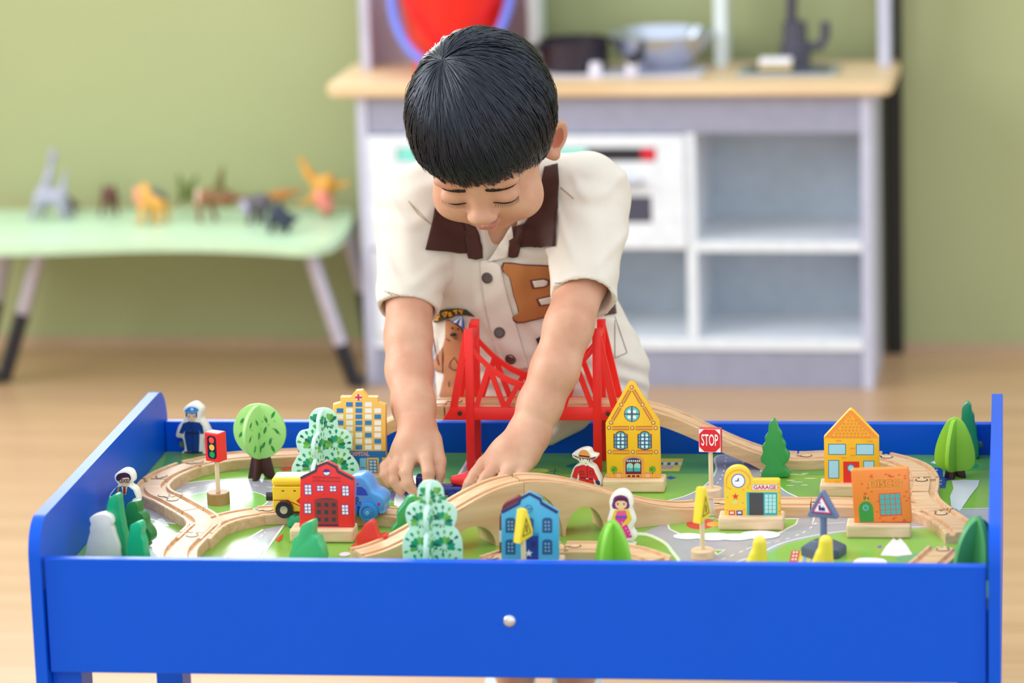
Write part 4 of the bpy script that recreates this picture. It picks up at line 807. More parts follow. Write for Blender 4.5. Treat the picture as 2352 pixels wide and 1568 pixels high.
fp([(675, 390), (720, 410), (770, 390), (745, 520), (700, 520)], '#E9E48C', 2); fp([(705, 402), (742, 402), (745, 500), (725, 525), (700, 500)], '#B02038', 3); fp([(615, 395), (645, 392), (635, 490), (605, 490)], '#C98A3C', 3); fp([(608, 495), (695, 500), (690, 580), (640, 580)], '#E8E4CC', 3); fp([(650, 510), (700, 520), (685, 570), (645, 560)], '#EFC0A0', 4, 2)
fin()
# girl
F, Tt, pan = figure('girl_figure', 'flat wooden girl figure in pink and yellow dress beside the arch bridge', 1428, 1256, [(1610, 480), (1640, 400), (1700, 362), (1770, 362), (1830, 420), (1850, 510), (1840, 560), (1880, 680), (1850, 760), (1890, 830), (1880, 880), (1800, 900), (1880, 930), (1850, 955), (1740, 950), (1690, 900), (1660, 800), (1620, 700), (1590, 670), (1620, 560)], z6, -.10)
P_, fin = pr_on(F, pan, 0.0); ZF = z6
fp([(1650, 545), (1650, 470), (1670, 420), (1735, 402), (1800, 425), (1820, 480), (1815, 548)], '#7A2A7A', 1, 2); fp(disc(1737, 498, 62, 55, 20), '#F3CFA8', 2); fp([(1672, 485), (1680, 440), (1735, 425), (1795, 440), (1803, 485), (1770, 462), (1700, 462)], '#5A1F30', 3)
for x in (1702, 1768): fp(disc(x, 495, 9, 13, 8), '#8A4A3A', 4)
fp([(1670, 560), (1740, 545), (1820, 560), (1850, 660), (1800, 720), (1750, 730), (1690, 700), (1630, 670)], '#F6CE2E', 1); fp([(1695, 570), (1785, 565), (1800, 620), (1680, 625)], '#EE5FA0', 2); fp([(1678, 620), (1800, 618), (1802, 650), (1675, 650)], '#7A5AC0', 3); fp([(1675, 650), (1800, 650), (1790, 690), (1830, 780), (1855, 850), (1790, 860), (1740, 820), (1690, 740)], '#E8389A', 2); fp([(1800, 650), (1850, 640), (1800, 710), (1750, 735), (1745, 712)], '#F6CE2E', 3)
for k in range(5): fp(disc(1745+k*22, 690+k*32, 7, 9, 8), '#F8B0D8', 4)
fin()
# ------------------------------------------------------------------ slotted cross trees
TRG = 'toy trees in the tray'
def cross_tree(name, label, bx, by, half, trunk, col, edge, yaw, printer=None, t=.0045, trunkcol=None, lean=0.0, yaw2=math.pi/2):
    """half: right half outline [(dx_px, py)] from top to bottom measured from the axis at bx"""
    F_ = Frame(bx, by, yaw); T_ = thing(name, label, 'toy tree', tuple(F_.o+np.array([0, 0, .0003])), yaw, TRG)
    if lean: T_.rotation_euler = (0, lean, yaw)
    hz = [(abs(F_.l(bx+dx, py)[0]-F_.l(bx, py)[0]), max(F_.l(bx, py)[1], 0)) for dx, py in half]
    sm = spline(hz, 4, False); full = sm+[(-x, z) for x, z in sm[::-1] if x > 1e-5]
    cl = []
    for q in full:
        if not cl or abs(q[0]-cl[-1][0])+abs(q[1]-cl[-1][1]) > 2e-4: cl.append(q)
    tz = max(F_.l(bx, trunk[1])[1], 0) if trunk else 0
    for k, rz in ((0, 0.0), (1, yaw2)):
        pn = cutout('foliage_panel', cl, t, M(col, .42, var=.03), T_, -t/2, .0007); pn.rotation_euler = (0, 0, rz)
        if k == 1: pn.scale = (.97, 1, .985)
        if trunk:
            w0, w1 = trunk[0]; tk = [(-w0, tz+.012), (w0, tz+.012), (w1, 0), (w1*.45, 0), (w1*.2, .006), (-w1*.2, .006), (-w1*.45, 0), (-w1, 0)]
            tr = cutout('trunk', tk, t*.96, M(trunkcol or '#43201C', .5, var=.15), pn, -t*.48, .0004)
        if printer:
            for s_ in ((0, 1) if k == 1 else (0,)):
                P_ = Print(); printer(P_, cl); pp = P_.build('leaf_print', pn, -t/2); 
                if s_: pp.rotation_euler = (0, 0, math.pi); pp.location = (0, t/2, 0)
    return F_, T_
def leafy(P_, cl):
    random.seed(11); zs = [z for x, z in cl]; z0, z1_ = min(zs), max(zs); w = max(x for x, z in cl); cz = (z0+z1_)/2
    for (u, v, a) in ((-.72, .35, 60), (-.28, .38, 120), (-.78, -.12, 55), (-.18, -.12, 75), (-.5, -.55, 70), (-.12, -.62, 85), (.3, .45, 110), (.62, .62, 60), (.25, .05, 70), (.75, .02, 130), (.45, -.35, 75), (.15, -.5, 60), (.55, -.62, 115)):
        c = np.array([u*w*.9, cz+v*(z1_-cz)]); d = np.array([math.cos(math.radians(a)), math.sin(math.radians(a))]); q = np.array([-d[1], d[0]]); l = .0052
        P_.poly([c-d*l, c-d*l*.3+q*.0017, c+d*l*.4+q*.0015, c+d*l, c+d*l*.4-q*.0015, c-d*l*.3-q*.0017], '#2F8A44', 1)
    for _ in range(16):
        a, r = random.random()*6.28, random.random()**.5*.8; P_.poly(disc(r*w*math.cos(a), cz+r*(z1_-cz)*math.sin(a), .0014, None, 8), '#8CCB66', 1)
def petals(P_, cl):
    zs = [z for x, z in cl]; z1_ = max(zs); random.seed(5)
    pts = np.array(cl)
    def half_w(z): 
        c = [x for x, zz in cl if abs(zz-z) < .006]; return max(c) if c else 0
    cols = ('#12A06C', '#0F6E5E', '#7CBF5C', '#1B9A76', '#5FAE3C')
    H = z1_
    for f0 in (.86, .60, .34, .10):
        for sx in (-1, 1):
            hw = half_w(min(H*f0, H*.93)); c = np.array([sx*hw*.40, H*f0-.004])
            for k in range(9):
                a = math.radians(-12+204*k/8+6*math.sin(7*f0+sx)); d = np.array([math.cos(a), math.sin(a)]); q = np.array([-d[1], d[0]])
                for r0, l, w in ((.0022, .0095, .0027), (.0126, .0058, .0019)):
                    tip = c+d*(r0+l); base = c+d*r0
                    if abs(tip[0]) > half_w(tip[1])-.0010 or tip[1] > H-.003 or (abs(tip[0]) < .0012): continue
                    P_.poly([base, base+d*l*.55+q*w*.8, base+d*l*.85+q*w*.7, tip, base+d*l*.85-q*w*.7, base+d*l*.55-q*w*.8], cols[(k*3+int(r0*1000)+int(f0*10)) % 5], 1)
            for k in range(4):
                a = math.radians(215+110*k/3); d = np.array([math.cos(a), math.sin(a)]); q = np.array([-d[1], d[0]]); b = c+d*.0022
                if abs((b+d*.005)[0]) < half_w((b+d*.005)[1])-.001 and (b+d*.005)[1] > .002: P_.poly([b, b+d*.003+q*.001, b+d*.005, b+d*.003-q*.001], cols[k % 3], 1)
cross_tree('round_tree', 'round light green slotted tree with dark leaves and brown trunk', 602, 1098, [(0, 927), (22, 931), (42, 945), (56, 968), (60, 990), (56, 1012), (42, 1034), (22, 1048), (12, 1052), (0, 1053)], ((.0085, .0165), 1050), '#A8DC80', '#BDE6A0', -.10, leafy, yaw2=math.pi/2-.35)
mint = [(0, 936), (18, 940), (31, 955), (33, 976), (36, 985), (54, 990), (64, 1006), (63, 1026), (56, 1040), (66, 1052), (77, 1072), (76, 1092), (62, 1104), (40, 1110), (0, 1110)]
cross_tree('patterned_tree', 'mint green slotted tree with petal pattern beside the hospital', 750, 1128, mint, None, '#C6EEDB', '#D6F4E6', 0.05, petals, yaw2=math.pi/2-.30)
mint2 = [(0, 1102), (17, 1106), (29, 1120), (32, 1141), (36, 1152), (50, 1158), (60, 1174), (59, 1194), (53, 1210), (62, 1222), (70, 1244), (70, 1275), (66, 1310), (40, 1318), (0, 1318)]
cross_tree('patterned_tree', 'blurred mint green patterned tree right at the front rail', 996, 1320, [(dx*.98, py) for dx, py in mint2], None, '#C6EEDB', '#D6F4E6', 0.10, petals, yaw2=math.pi/2-.2)
cross_tree('lime_tree', 'lime green slotted tree with brown trunk in the right back corner', 2194, 1096, [(0, 958), (16, 966), (30, 988), (42, 1018), (47, 1044), (45, 1064), (34, 1076), (14, 1081), (0, 1082)], ((.0085, .012), 1078), '#8CC832', '#A8DC58', -.12, None, .005, '#4A2226', yaw2=math.pi/2-.3)
cross_tree('pointed_tree', 'bright lime pointed slotted tree in front of the girl figure', 1410, 1320, [(0, 1194), (12, 1203), (24, 1224), (33, 1252), (39, 1285), (41, 1315), (0, 1315)], None, '#86CB3E', '#B0E080', -.55, None, .006)
cross_tree('pointed_tree', 'dark green slotted tree leaning against the right side panel', 2234, 1318, [(0, 1178), (12, 1190), (22, 1212), (29, 1245), (32, 1285), (30, 1318), (0, 1318)], None, '#4FA35E', '#A8E0A0', -.95, None, .006, lean=.16)

# ------------------------------------------------------------------ solid wooden trees and blocks
def block_tree(name, label, bx, by, outline, col, yaw=0.0, t=.012, sp=4, zf=None, bev=.0014):
    F_ = Frame(bx, by, yaw); T_ = [(x, max(z, 0.0003)) for x, z in F_.poly(spline(outline, sp) if sp else outline, zf)]
    o = cutout(name, T_, t, M(col, .35, var=.05, coat=.2), None, 0, bev); o.location = tuple(F_.o); o.rotation_euler = (0, 0, yaw); return tag(o, label, 'toy tree', TRG)
pine = [(780, 180), (800, 205), (812, 240), (835, 275), (838, 310), (862, 345), (858, 375), (882, 405), (886, 435), (870, 462), (850, 475), (862, 500), (886, 525), (886, 552), (800, 560), (715, 560), (702, 535), (722, 505), (735, 480), (705, 460), (698, 430), (715, 395), (708, 355), (730, 330), (726, 295), (748, 265), (752, 215)]
block_tree('pine_tree', 'green wooden pine tree with wavy edges behind the garage', 1781, 1098, pine, '#2E9A48', -.05, .012, 2, z7)
block_tree('pine_tree', 'dark green slim wooden pine in the right back corner', 2226, 1054, [(2222, 924), (2230, 932), (2231, 945), (2237, 955), (2238, 972), (2243, 985), (2244, 1003), (2248, 1018), (2248, 1040), (2244, 1056), (2208, 1056), (2204, 1040), (2208, 1010), (2205, 985), (2208, 960), (2209, 940), (2214, 930)], '#1E8F64', -.05, .011, 2)
ztl = zm(180, 1060, 6.816)
block_tree('wavy_tree', 'emerald green tall wooden tree next to the white block', 275, 1288, [(455, 640), (480, 570), (570, 515), (620, 545), (630, 640), (640, 700), (650, 800), (660, 860), (680, 960), (690, 1040), (720, 1140), (730, 1250), (740, 1400), (735, 1580), (560, 1580), (450, 1580), (455, 1300), (440, 1100), (455, 900), (435, 760)], '#12A06A', -.25, .012, 2, ztl)
block_tree('wavy_tree', 'dark green lobed wooden tree beside the curved track', 312, 1258, [(735, 720), (760, 660), (830, 625), (900, 640), (925, 720), (935, 790), (1000, 830), (1035, 920), (1040, 1000), (1100, 1060), (1140, 1150), (1130, 1240), (1060, 1290), (1050, 1350), (750, 1350), (700, 1250), (720, 1050), (700, 850)], '#1F7A3C', -.30, .014, 2, ztl)
block_tree('small_tree', 'small bright green wooden tree at the front left rail', 312, 1302, [(800, 1010), (840, 975), (930, 945), (970, 990), (980, 1080), (970, 1140), (1010, 1250), (1020, 1380), (1040, 1640), (740, 1640), (760, 1400), (755, 1330), (770, 1200), (790, 1120)], '#17B27E', -.3, .012, 2, ztl)
block_tree('white_block_tree', 'unpainted white wooden tree block in the front left corner', 236, 1292, [(165, 900), (220, 850), (370, 815), (470, 840), (520, 880), (540, 960), (520, 1010), (550, 1080), (560, 1130), (600, 1240), (630, 1340), (630, 1420), (600, 1580), (130, 1580), (120, 1350), (140, 1230), (175, 1110), (170, 1040), (190, 980)], '#E9E4DC', -.12, .014, 2, ztl)
z5b = zm(660, 1050, 7.84)
block_tree('bush_tree', 'mid green stepped wooden bush in front of the fire station', 706, 1300, [(215, 1290), (260, 1210), (400, 1150), (430, 1170), (440, 1260), (430, 1400), (520, 1440), (550, 1540), (600, 1640), (600, 1960), (40, 1960), (60, 1640), (100, 1460), (190, 1400)], '#46B678', -.35, .014, 2, z5b)
block_tree('bush_tree', 'green wooden bush between the police car and the patterned front tree', 926, 1236, [(1140, 1100), (1160, 1060), (1200, 1010), (1230, 960), (1290, 945), (1310, 985), (1320, 1060), (1320, 1300), (1110, 1300), (1098, 1220), (1140, 1170)], '#3FA860', .25, .012, 2, z5)
block_tree('tulip_block', 'red wooden tulip-shaped block in front of the track', 858, 1274, [(790, 1280), (830, 1240), (860, 1190), (920, 1152), (945, 1180), (960, 1230), (990, 1290), (1030, 1270), (1060, 1285), (1030, 1330), (960, 1390), (940, 1430), (830, 1430), (800, 1350)], '#E23A2C', -.1, .012, 2, z5)
block_tree('tiny_bush', 'small teal green wooden piece beside the fire station base', 674, 1212, [(660, 1188), (664, 1184), (672, 1184), (676, 1188), (680, 1186), (687, 1188), (688, 1212), (661, 1212)], '#2FA878', -.2, .010, 2)

# ------------------------------------------------------------------ signs
POLE = wood('pole_beech', '#E2C79E', '#F0DDB8', .5, (60, 60, 10))
SG = 'wooden road signs'
def sign(name, label, bx, by, pole_top, r_base=.0128, h_base=.0135, base=True, cat='toy sign', pr=.0026):
    F_ = Frame(bx, by); o = F_.o; T_ = thing(name, label, cat, (float(o[0]), float(o[1]+r_base), ZT+.0003), 0, SG)
    if base: lathe('base_disc', [(r_base, 0), (r_base, h_base-.001), (r_base-.001, h_base), (0, h_base)], BASEW if name == 'stop_sign' else wood('walnut_base', '#9C7448', '#B98C5C', .45, (40, 40, 20)) if name == 'traffic_light' else BASEW, T_, 28)
    zt = F_.l(bx, pole_top)[1]; lathe('pole', [(pr, h_base-.001), (pr, zt)], POLE, T_, 14); return F_, T_
ztf = zm(300, 960, 4.752)
F, Tt = sign('traffic_light', 'red wooden traffic light on a post inside the track loop', 497, 1163, 1058)
yaw = -.42; bx_ = float(Frame(497, 1140).l(0, 0)[0])
Z0, Z1 = F.l(497, 1064)[1], F.l(497, 998)[1]
hd = box('light_box', (-.0098, -.0075, Z0), (.0098, .0075, Z1), M('#EC2A22', .35), Tt, .0012); hd.rotation_euler = (0, 0, yaw)
P_ = Print(); zc = (Z0+Z1)/2; hh = (Z1-Z0)/2; P_.poly(rrect(-.0062, zc-hh*.80, .0062, zc+hh*.80, .004), '#1E1A2E', 1)
for k, c in ((1, '#F0503C'), (0, '#F5B83A'), (-1, '#1E9A50')): P_.poly(disc(0, zc+k*hh*.50, .0036, None, 18), c, 2)
P_.build('lamp_print', hd, -.0075)
F, Tt = sign('stop_sign', 'red and white stop sign on a post beside the road', 1632, 1147, 1044, .0122, .010)
Z0, Z1 = F.l(1626, 1044)[1], F.l(1626, 989)[1]; hd = box('sign_block', (-.0128, -.004, Z0), (.0128, .004, Z1), M('#D9202C', .35), Tt, .001); hd.rotation_euler = (0, 0, -.10)
P_ = Print(); P_.rect(-.0122, Z0+.0006, .0122, Z1-.0006, '#F5F0F2', 1); c = .0055; x_, a_, b_ = .0118, Z0+.001, Z1-.001
P_.poly([(-x_+c, a_), (x_-c, a_), (x_, a_+c), (x_, b_-c), (x_-c, b_), (-x_+c, b_), (-x_, b_-c), (-x_, a_+c)], '#DC1F2E', 2); P_.tris(text2d('STOP', .0185, 0, (a_+b_)/2, .0002, .43), '#FAF4F4', 3); P_.build('sign_print', hd, -.004)
def warn(label, bx, by, pole_top, zt, zb, yaw, w=.0105, th=.010):
    F, Tt = sign('warning_sign', label, bx, by, pole_top, .0125, .009); Z0, Z1 = F.l(bx, zb)[1], F.l(bx, zt)[1]
    YL = M('#F7D636', .35); hd = cutout('sign_block', [(-w, Z0), (w*.9, Z0+.004), (w, Z0+.010), (.002, Z1), (-.003, Z1)], th, YL, Tt, -th/2, .0012); hd.rotation_euler = (0, 0, yaw)
    P_ = Print(); P_.poly([(-w*.62, Z0+.006), (w*.66, Z0+.008), (0, Z1-.008)], '#3A2E14', 1); P_.poly([(-w*.45, Z0+.0075), (w*.48, Z0+.009), (0, Z1-.012)], '#F2CE38', 2); P_.poly([(-.001, Z0+.010), (.0015, Z0+.010), (.001, Z0+.018), (-.0008, Z0+.018)], '#3A2E14', 3); P_.build('sign_print', hd, -th/2); return Tt
warn('yellow warning sign with black picture right in front of the blue house', 1201, 1336, 1235, 1176, 1250, 0.95)
warn('yellow warning sign turned edge-on at the middle of the front road', 1612, 1288, 1198, 1126, 1204, 1.05)
# grey train crossing sign
zx = zm(1640, 1060, 6.534); F = Frame(1890, 1287); GB = M('#6577A0', .4); GBD = M('#4C5A70', .4)
Tt = thing('train_crossing_sign', 'blue-grey plastic triangular train crossing sign on a heavy hexagonal foot', 'toy sign', tuple(F.o+np.array([0, .022, .0003])), 0, SG)
bm = bmesh.new(); ring = [[bm.verts.new((r*math.cos(math.radians(60*k+12)), r*.95*math.sin(math.radians(60*k+12)), h)) for k in range(6)] for r, h in ((.0245, 0), (.0245, .009), (.012, .0155))]
for a_ in range(2):
    for k in range(6): bm.faces.new((ring[a_][k], ring[a_][(k+1) % 6], ring[a_+1][(k+1) % 6], ring[a_+1][k]))
bm.faces.new(ring[0][::-1]); bm.faces.new(ring[2]); bmesh.ops.bevel(bm, geom=list(bm.edges), offset=.0008, segments=2, affect='EDGES'); smooth_angle(from_bm('foot', bm, GBD, Tt), 30)
F2 = Frame(1890, 1287, back=.022); zp0 = F2.l(1890, 1187)[1]; zap = F2.l(1890, 1127)[1]
lathe('pole', [(.0038, .014), (.0036, zp0+.006)], GB, Tt, 16)
tri = lambda s, dz=0.0: [(-.0158*s, zp0+dz), (.0158*s, zp0+dz), (0, zp0+dz+(zap-zp0)*s)]
hd = cutout('triangle_frame', [(-.0160, zp0), (.0160, zp0), (.0165, zp0+.002), (.0012, zap), (-.0012, zap), (-.0165, zp0+.002)], .009, GB, Tt, -.0045, .001); hd.rotation_euler = (0, 0, -.28)
P_ = Print(); P_.poly(tri(.74, .0042), '#333C62', 1); P_.poly([(x, z) for x, z in tri(.66, .0052)], '#E0408A', 2); P_.poly([(x, z) for x, z in tri(.52, .0068)], '#F6F2FA', 3)
zq = zp0+.0085; P_.rect(-.0036, zq, .0036, zq+.0028, '#3E1E8A', 4); P_.rect(-.0036, zq+.0026, -.0012, zq+.0052, '#3E1E8A', 4); P_.rect(.0008, zq+.0026, .002, zq+.0042, '#3E1E8A', 4); P_.poly(disc(-.002, zq+.0078, .0012, .0008, 10), '#3E1E8A', 4)
for x in (-.0024, .0002, .0026): P_.poly(disc(x, zq, .0010, None, 8), '#3E1E8A', 4)
P_.build('sign_print', hd, -.0045)
# yellow pegs
for lab, bx, by, tp_ in (('rounded yellow plastic peg standing at the front between the yellow sign and the crossing sign', 1738, 1310, 1236), ('rounded yellow plastic peg in front of the crossing sign foot', 1890, 1308, 1233)):
    F = Frame(bx, by); h = F.l(bx, tp_)[1]; YP = M('#F8DE44', .35)
    o_ = np.array(F.o); s_ = SDF((-.02, -.014, -.002), (.016, .016, h+.006), .0011)
    s_.cap((.002, 0, .004), (.003, 0, h-.0072), .0088, .0072, .004); s_.cap((-.0055, 0, .003), (-.003, 0, .014), .0075, .0052, .005); s_.plane((0, 0, 0.0002), (0, 0, -1))
    pg = s_.build('yellow_peg', YP, None, 2); pg.location = (o_[0], o_[1]+.008, ZT); tag(pg, lab, 'toy peg', 'yellow pegs at the front rail')

# ------------------------------------------------------------------ vehicles on the track
RT = ZT+.0094
def on_track(px, py): return at(px, py, z=ZT+.012)
YW = M('#F8CE1C', .3, coat=.3)
w0 = on_track(655, 1184); Tt = thing('yellow_wagon', 'yellow wooden train wagon with black wheels and red diamond on the track', 'toy train', (float(w0[0]), float(w0[1]), RT+.003), 0.02)
FW = Frame(655, 1184, 0.0, ZT+.012); lz = lambda py: FW.l(655, py)[1]; lx = lambda px: FW.l(px, 1140)[0]
x0, x1 = lx(626), lx(626)+.062; z0, z1_, z2 = lz(1176)+.0, lz(1118), lz(1098)
box('wagon_body', (x0, 0, z0), (x1, .028, z1_), YW, Tt, .0012); bm = bmesh.new(); bm_box(bm, (x0-.0006, -.0008, z1_), (x1+.0006, .0288, z2), .004, 4); from_bm('wagon_roof', bm, YW, Tt)
P_ = Print(); P_.rect(x0+.001, lz(1150), x0+.018, lz(1148), '#C92A1E'); P_.line([(x0+.016, lz(1149)), (x0+.034, lz(1166))], .0012, '#C92A1E'); P_.poly([(x0+.026, lz(1151)), (x0+.033, lz(1139)), (x0+.040, lz(1151)), (x0+.033, lz(1163))], '#E0241C')
for d in (.0105, .0235, .044): P_.rect(x0+d, lz(1129), x0+d+.0028, lz(1126.5), '#3A2A18')
P_.build('wagon_print', Tt, 0.0)
lathe('coupler', [(0, -.009), (.0052, -.009), (.0052, 0)], M('#2A2226', .35), Tt, 18, (x0, .014, lz(1148)), 'x')
BK = M('#17151C', .3)
for wx in (lx(653), lx(653)+.036):
    for wy, s_ in ((-.0035, 1), (.0315, -1)):
        wh = lathe('wheel', [(0, -.003*s_), (.0060, -.003*s_), (.0095, -.0026*s_), (.0098, .0030*s_), (0, .0030*s_)], BK, Tt, 28, (wx, wy, .0078), 'y'); lathe('hub', [(0, -.0042*s_), (.0042, -.0038*s_), (.0046, -.003*s_)], M('#C9BFA0', .25, metal=.8), wh, 20, (wx, wy, .0078), 'y')
c0 = on_track(850, 1190); Tt = thing('police_car', 'blue wooden police car with large wheels on the track', 'toy car', (float(c0[0]), float(c0[1]), RT+.002), -.12)
FC = Frame(850, 1190, -.12, ZT+.012); CBL = M('#4A9AE0', .32, coat=.3)
co = [(660, 1085), (668, 960), (690, 870), (720, 800), (760, 778), (830, 776), (870, 800), (905, 850), (930, 900), (985, 925), (1020, 960), (1030, 1020), (1012, 1070), (990, 1090)]
pts = [FC.l(*z5(*p)) for p in spline(co, 3)]; pts = [(x, max(z, .001)) for x, z in pts]
cutout('car_body', pts, .030, CBL, Tt, 0, .003, 3)
P_ = Print(); cz_ = lambda *p: FC.poly(p, z5)
P_.poly(cz_((664, 1020), (820, 1020), (850, 1060), (990, 1080), (985, 1088), (664, 1086)), '#1A48B4'); P_.poly(cz_((798, 932), (800, 862), (840, 862), (875, 890), (895, 935)), '#1F4DBE'); P_.poly(cz_((700, 932), (712, 862), (780, 862), (780, 932)), '#1F4DBE'); P_.poly(cz_((798, 832), (808, 826), (818, 838), (812, 848), (798, 848)), '#C02A6A'); P_.poly(FC.poly(disc(985, 1008, 13, 15, 14), z5), '#B0247A')
a_, b_ = FC.l(*z5(790, 966)); P_.tris(text2d('10', .0072, a_, b_, .0003), '#223C7A', 2); a_, b_ = FC.l(*z5(782, 997)); P_.tris(text2d('POLICE', .0046, a_, b_, .0001), '#223C7A', 2); P_.build('car_print', Tt, 0.0)
CW = M('#2E86C8', .35)
for px in (905, 740):
    for wy, s_ in ((-.0035, 1), (.0335, -1)):
        u, v = FC.l(*z5(px, 1045)); u = FC.l(*z5(px, 1045))[0]
        wh = lathe('wheel', [(0, -.004*s_), (.004, -.0042*s_), (.0068, -.003*s_), (.0075, -.004*s_), (.0100, -.0034*s_), (.0103, .0034*s_), (0, .0034*s_)], CW, Tt, 32, (u, wy, .0085), 'y'); lathe('hub', [(0, -.0062*s_), (.0022, -.0058*s_), (.0026, -.0038*s_)], M('#56AEE2', .3), wh, 18, (u, wy, .0085), 'y')
# toy held in the child's hands
NV = M('#1D2C86', .3, coat=.2); h0 = at(990, 1147, z=ZT); Tt = thing('toy_plane', 'navy and red toy vehicle held in the hands of the child', 'toy vehicle', (float(h0[0]), float(h0[1]), ZT+.0005), .05)
FH = Frame(990, 1147, .05); hl = lambda px, py: FH.l(px, py)
bm = bmesh.new(); a0, a1 = hl(922, 1160), hl(1064, 1160); bm_box(bm, (a0[0], 0, .004), (a1[0], .018, .014), .003, 3); from_bm('chassis', bm, NV, Tt)
u0, u1 = hl(955, 1120)[0], hl(1000, 1120)[0]; bm = bmesh.new(); bm_box(bm, (u0, .002, .013), (u1, .016, .026), .002, 2); from_bm('cabin', bm, M('#16246E', .3), Tt)
cx0, cx1 = hl(1032, 1130)[0], hl(1075, 1130)[0]; lathe('red_nose', [(0, cx0), (.0045, cx0+.002), (.009, cx1-.003), (.009, cx1), (0, cx1)], M('#E8202A', .3), Tt, 24, (0, .009, .0195), 'x')
for wx in (a0[0]+.010, a1[0]-.012):
    for wy in (-.002, .020): lathe('wheel', [(0, -.002), (.0045, -.002), (.005, .002), (0, .002)], NV, Tt, 18, (wx, wy, .0052), 'y')
lathe('tail_cap', [(0, -.006), (.0042, -.006), (.0042, 0)], NV, Tt, 16, (a0[0], .009, .009), 'x')
# ------------------------------------------------------------------ the child
BO = np.array([-.06, .72, 0.0])
PERSON = thing('person', 'child with short black hair in cream shirt with brown collar leaning over the table', 'person', tuple(BO))
def B(px, py, y): return at(px, py, y=y)
def skin_mat():
    m = bpy.data.materials.new('skin'); m.use_nodes = True; nt = m.node_tree; b = nt.nodes['Principled BSDF']
    tc = nt.nodes.new('ShaderNodeTexCoord'); n = nt.nodes.new('ShaderNodeTexNoise'); n.inputs['Scale'].default_value = 26; n.inputs['Detail'].default_value = 5; r = nt.nodes.new('ShaderNodeValToRGB')
    r.color_ramp.elements[0].position = .3; r.color_ramp.elements[1].position = .72; r.color_ramp.elements[0].color = lin('#C78E72'); r.color_ramp.elements[1].color = lin('#D9AA8E')
    n2 = nt.nodes.new('ShaderNodeTexNoise'); n2.inputs['Scale'].default_value = 900; bp = nt.nodes.new('ShaderNodeBump'); bp.inputs['Strength'].default_value = .05; bp.inputs['Distance'].default_value = .001
    nt.links.new(tc.outputs['Object'], n.inputs['Vector']); nt.links.new(tc.outputs['Object'], n2.inputs['Vector']); nt.links.new(n.outputs['Fac'], r.inputs['Fac']); nt.links.new(r.outputs['Color'], b.inputs['Base Color']); nt.links.new(n2.outputs['Fac'], bp.inputs['Height']); nt.links.new(bp.outputs['Normal'], b.inputs['Normal'])
    b.inputs['Roughness'].default_value = .48; b.inputs['Specular IOR Level'].default_value = .4; b.inputs['Subsurface Weight'].default_value = .22; b.inputs['Subsurface Radius'].default_value = (1, .4, .22); b.inputs['Subsurface Scale'].default_value = .006
    return m
SKIN = skin_mat()
# head frame: chin towards the chest, face turned a little to its right
HC = at(1106, 267, y=.485); cc = -cf
PD = .82; F0 = -math.sin(PD)*cu+math.cos(PD)*cc; U0 = math.cos(PD)*cu+math.sin(PD)*cc
ps, ro = .34, .27
def roll_(v): a, b, c = v@cr, v@cu, v@cc; return cr*(a*math.cos(ro)-b*math.sin(ro))+cu*(a*math.sin(ro)+b*math.cos(ro))+cc*c
Rt = roll_(math.cos(ps)*cr+math.sin(ps)*F0); Fw = roll_(math.cos(ps)*F0-math.sin(ps)*cr); Up = roll_(U0)
RM = np.stack([Rt, Fw, Up], 1)
def hl_(x, y, z): return HC+RM@np.array([x, y, z])
def rotm(ax, a):
    return np.array(Matrix.Rotation(a, 3, ax))
S = SDF((-.285, .33, 0.02), (.115, .90, .955), .0022)
# head
S.ell(hl_(0, -.004, 0), (.0705, .087, .077), RM, .004)
S.ell(hl_(0, .026, -.052), (.056, .058, .060), RM, .03)
S.ell(hl_(0, .048, -.106), (.027, .023, .018), RM, .025)
for s in (-1, 1):
    S.ell(hl_(s*.036, .050, -.078), (.028, .027, .027), RM, .018)
    S.ell(hl_(s*.028, .0745, -.026), (.022, .010, .007), RM, .012)
    S.ell(hl_(s*.030, .0755, -.047), (.0155, .0105, .0105), RM, .004)
    S.ell(hl_(s*.0110, .0865, -.0715), (.0068, .0078, .0060), RM, .005)
S.cap(hl_(0, .078, -.036), hl_(0, .0885, -.064), .0060, .0080, .012); S.ell(hl_(0, .0915, -.0680), (.0108, .0092, .0085), RM, .008)
for s in (-1, 1): S.cap(hl_(0, .0850, -.0885), hl_(s*.0125, .0785, -.0910), .0036, .0020, .0040)
S.cap(hl_(-.0080, .0800, -.0955), hl_(.0080, .0800, -.0955), .0042, .0042, .005)
S.cap(hl_(-.012, .0868, -.0918), hl_(.012, .0868, -.0918), .0008, .0008, .0015, 'sub')
for s in (-1, 1):
    Re = RM@rotm('Z', s*.62)@rotm('Y', s*.20); S.ell(hl_(s*.0765, -.012, -.050), (.0056, .0180, .0270), Re, .006)
    S.cap(hl_(s*.066, .000, -.062), hl_(s*.0715, -.004, -.070), .006, .0065, .008)
    S.ell(hl_(s*.0765, -.012, -.050)+RM@rotm('Z', s*.62)@np.array([s*.0060, .001, .002]), (.0062, .0125, .0190), Re, .003, 'sub')
# neck, trunk
nk = B(1165, 525, .632); S.cap(hl_(0, -.038, -.055), nk, .036, .038, .02)
S.cap(nk, B(1185, 640, .680), .040, .064, .02); S.cap(B(1185, 640, .675), B(1237, 880, .70), .068, .070, .02)
S.cap(B(1000, 480, .630), B(1315, 455, .640), .036, .036, .02); S.cap(B(1142, 525, .615), B(1130, 592, .615), .032, .030, .015)
def chain(pts, k=.008):
    for a, b in zip(pts[:-1], pts[1:]): S.cap(B(*a[:3]), B(*b[:3]), a[3], b[3], k)
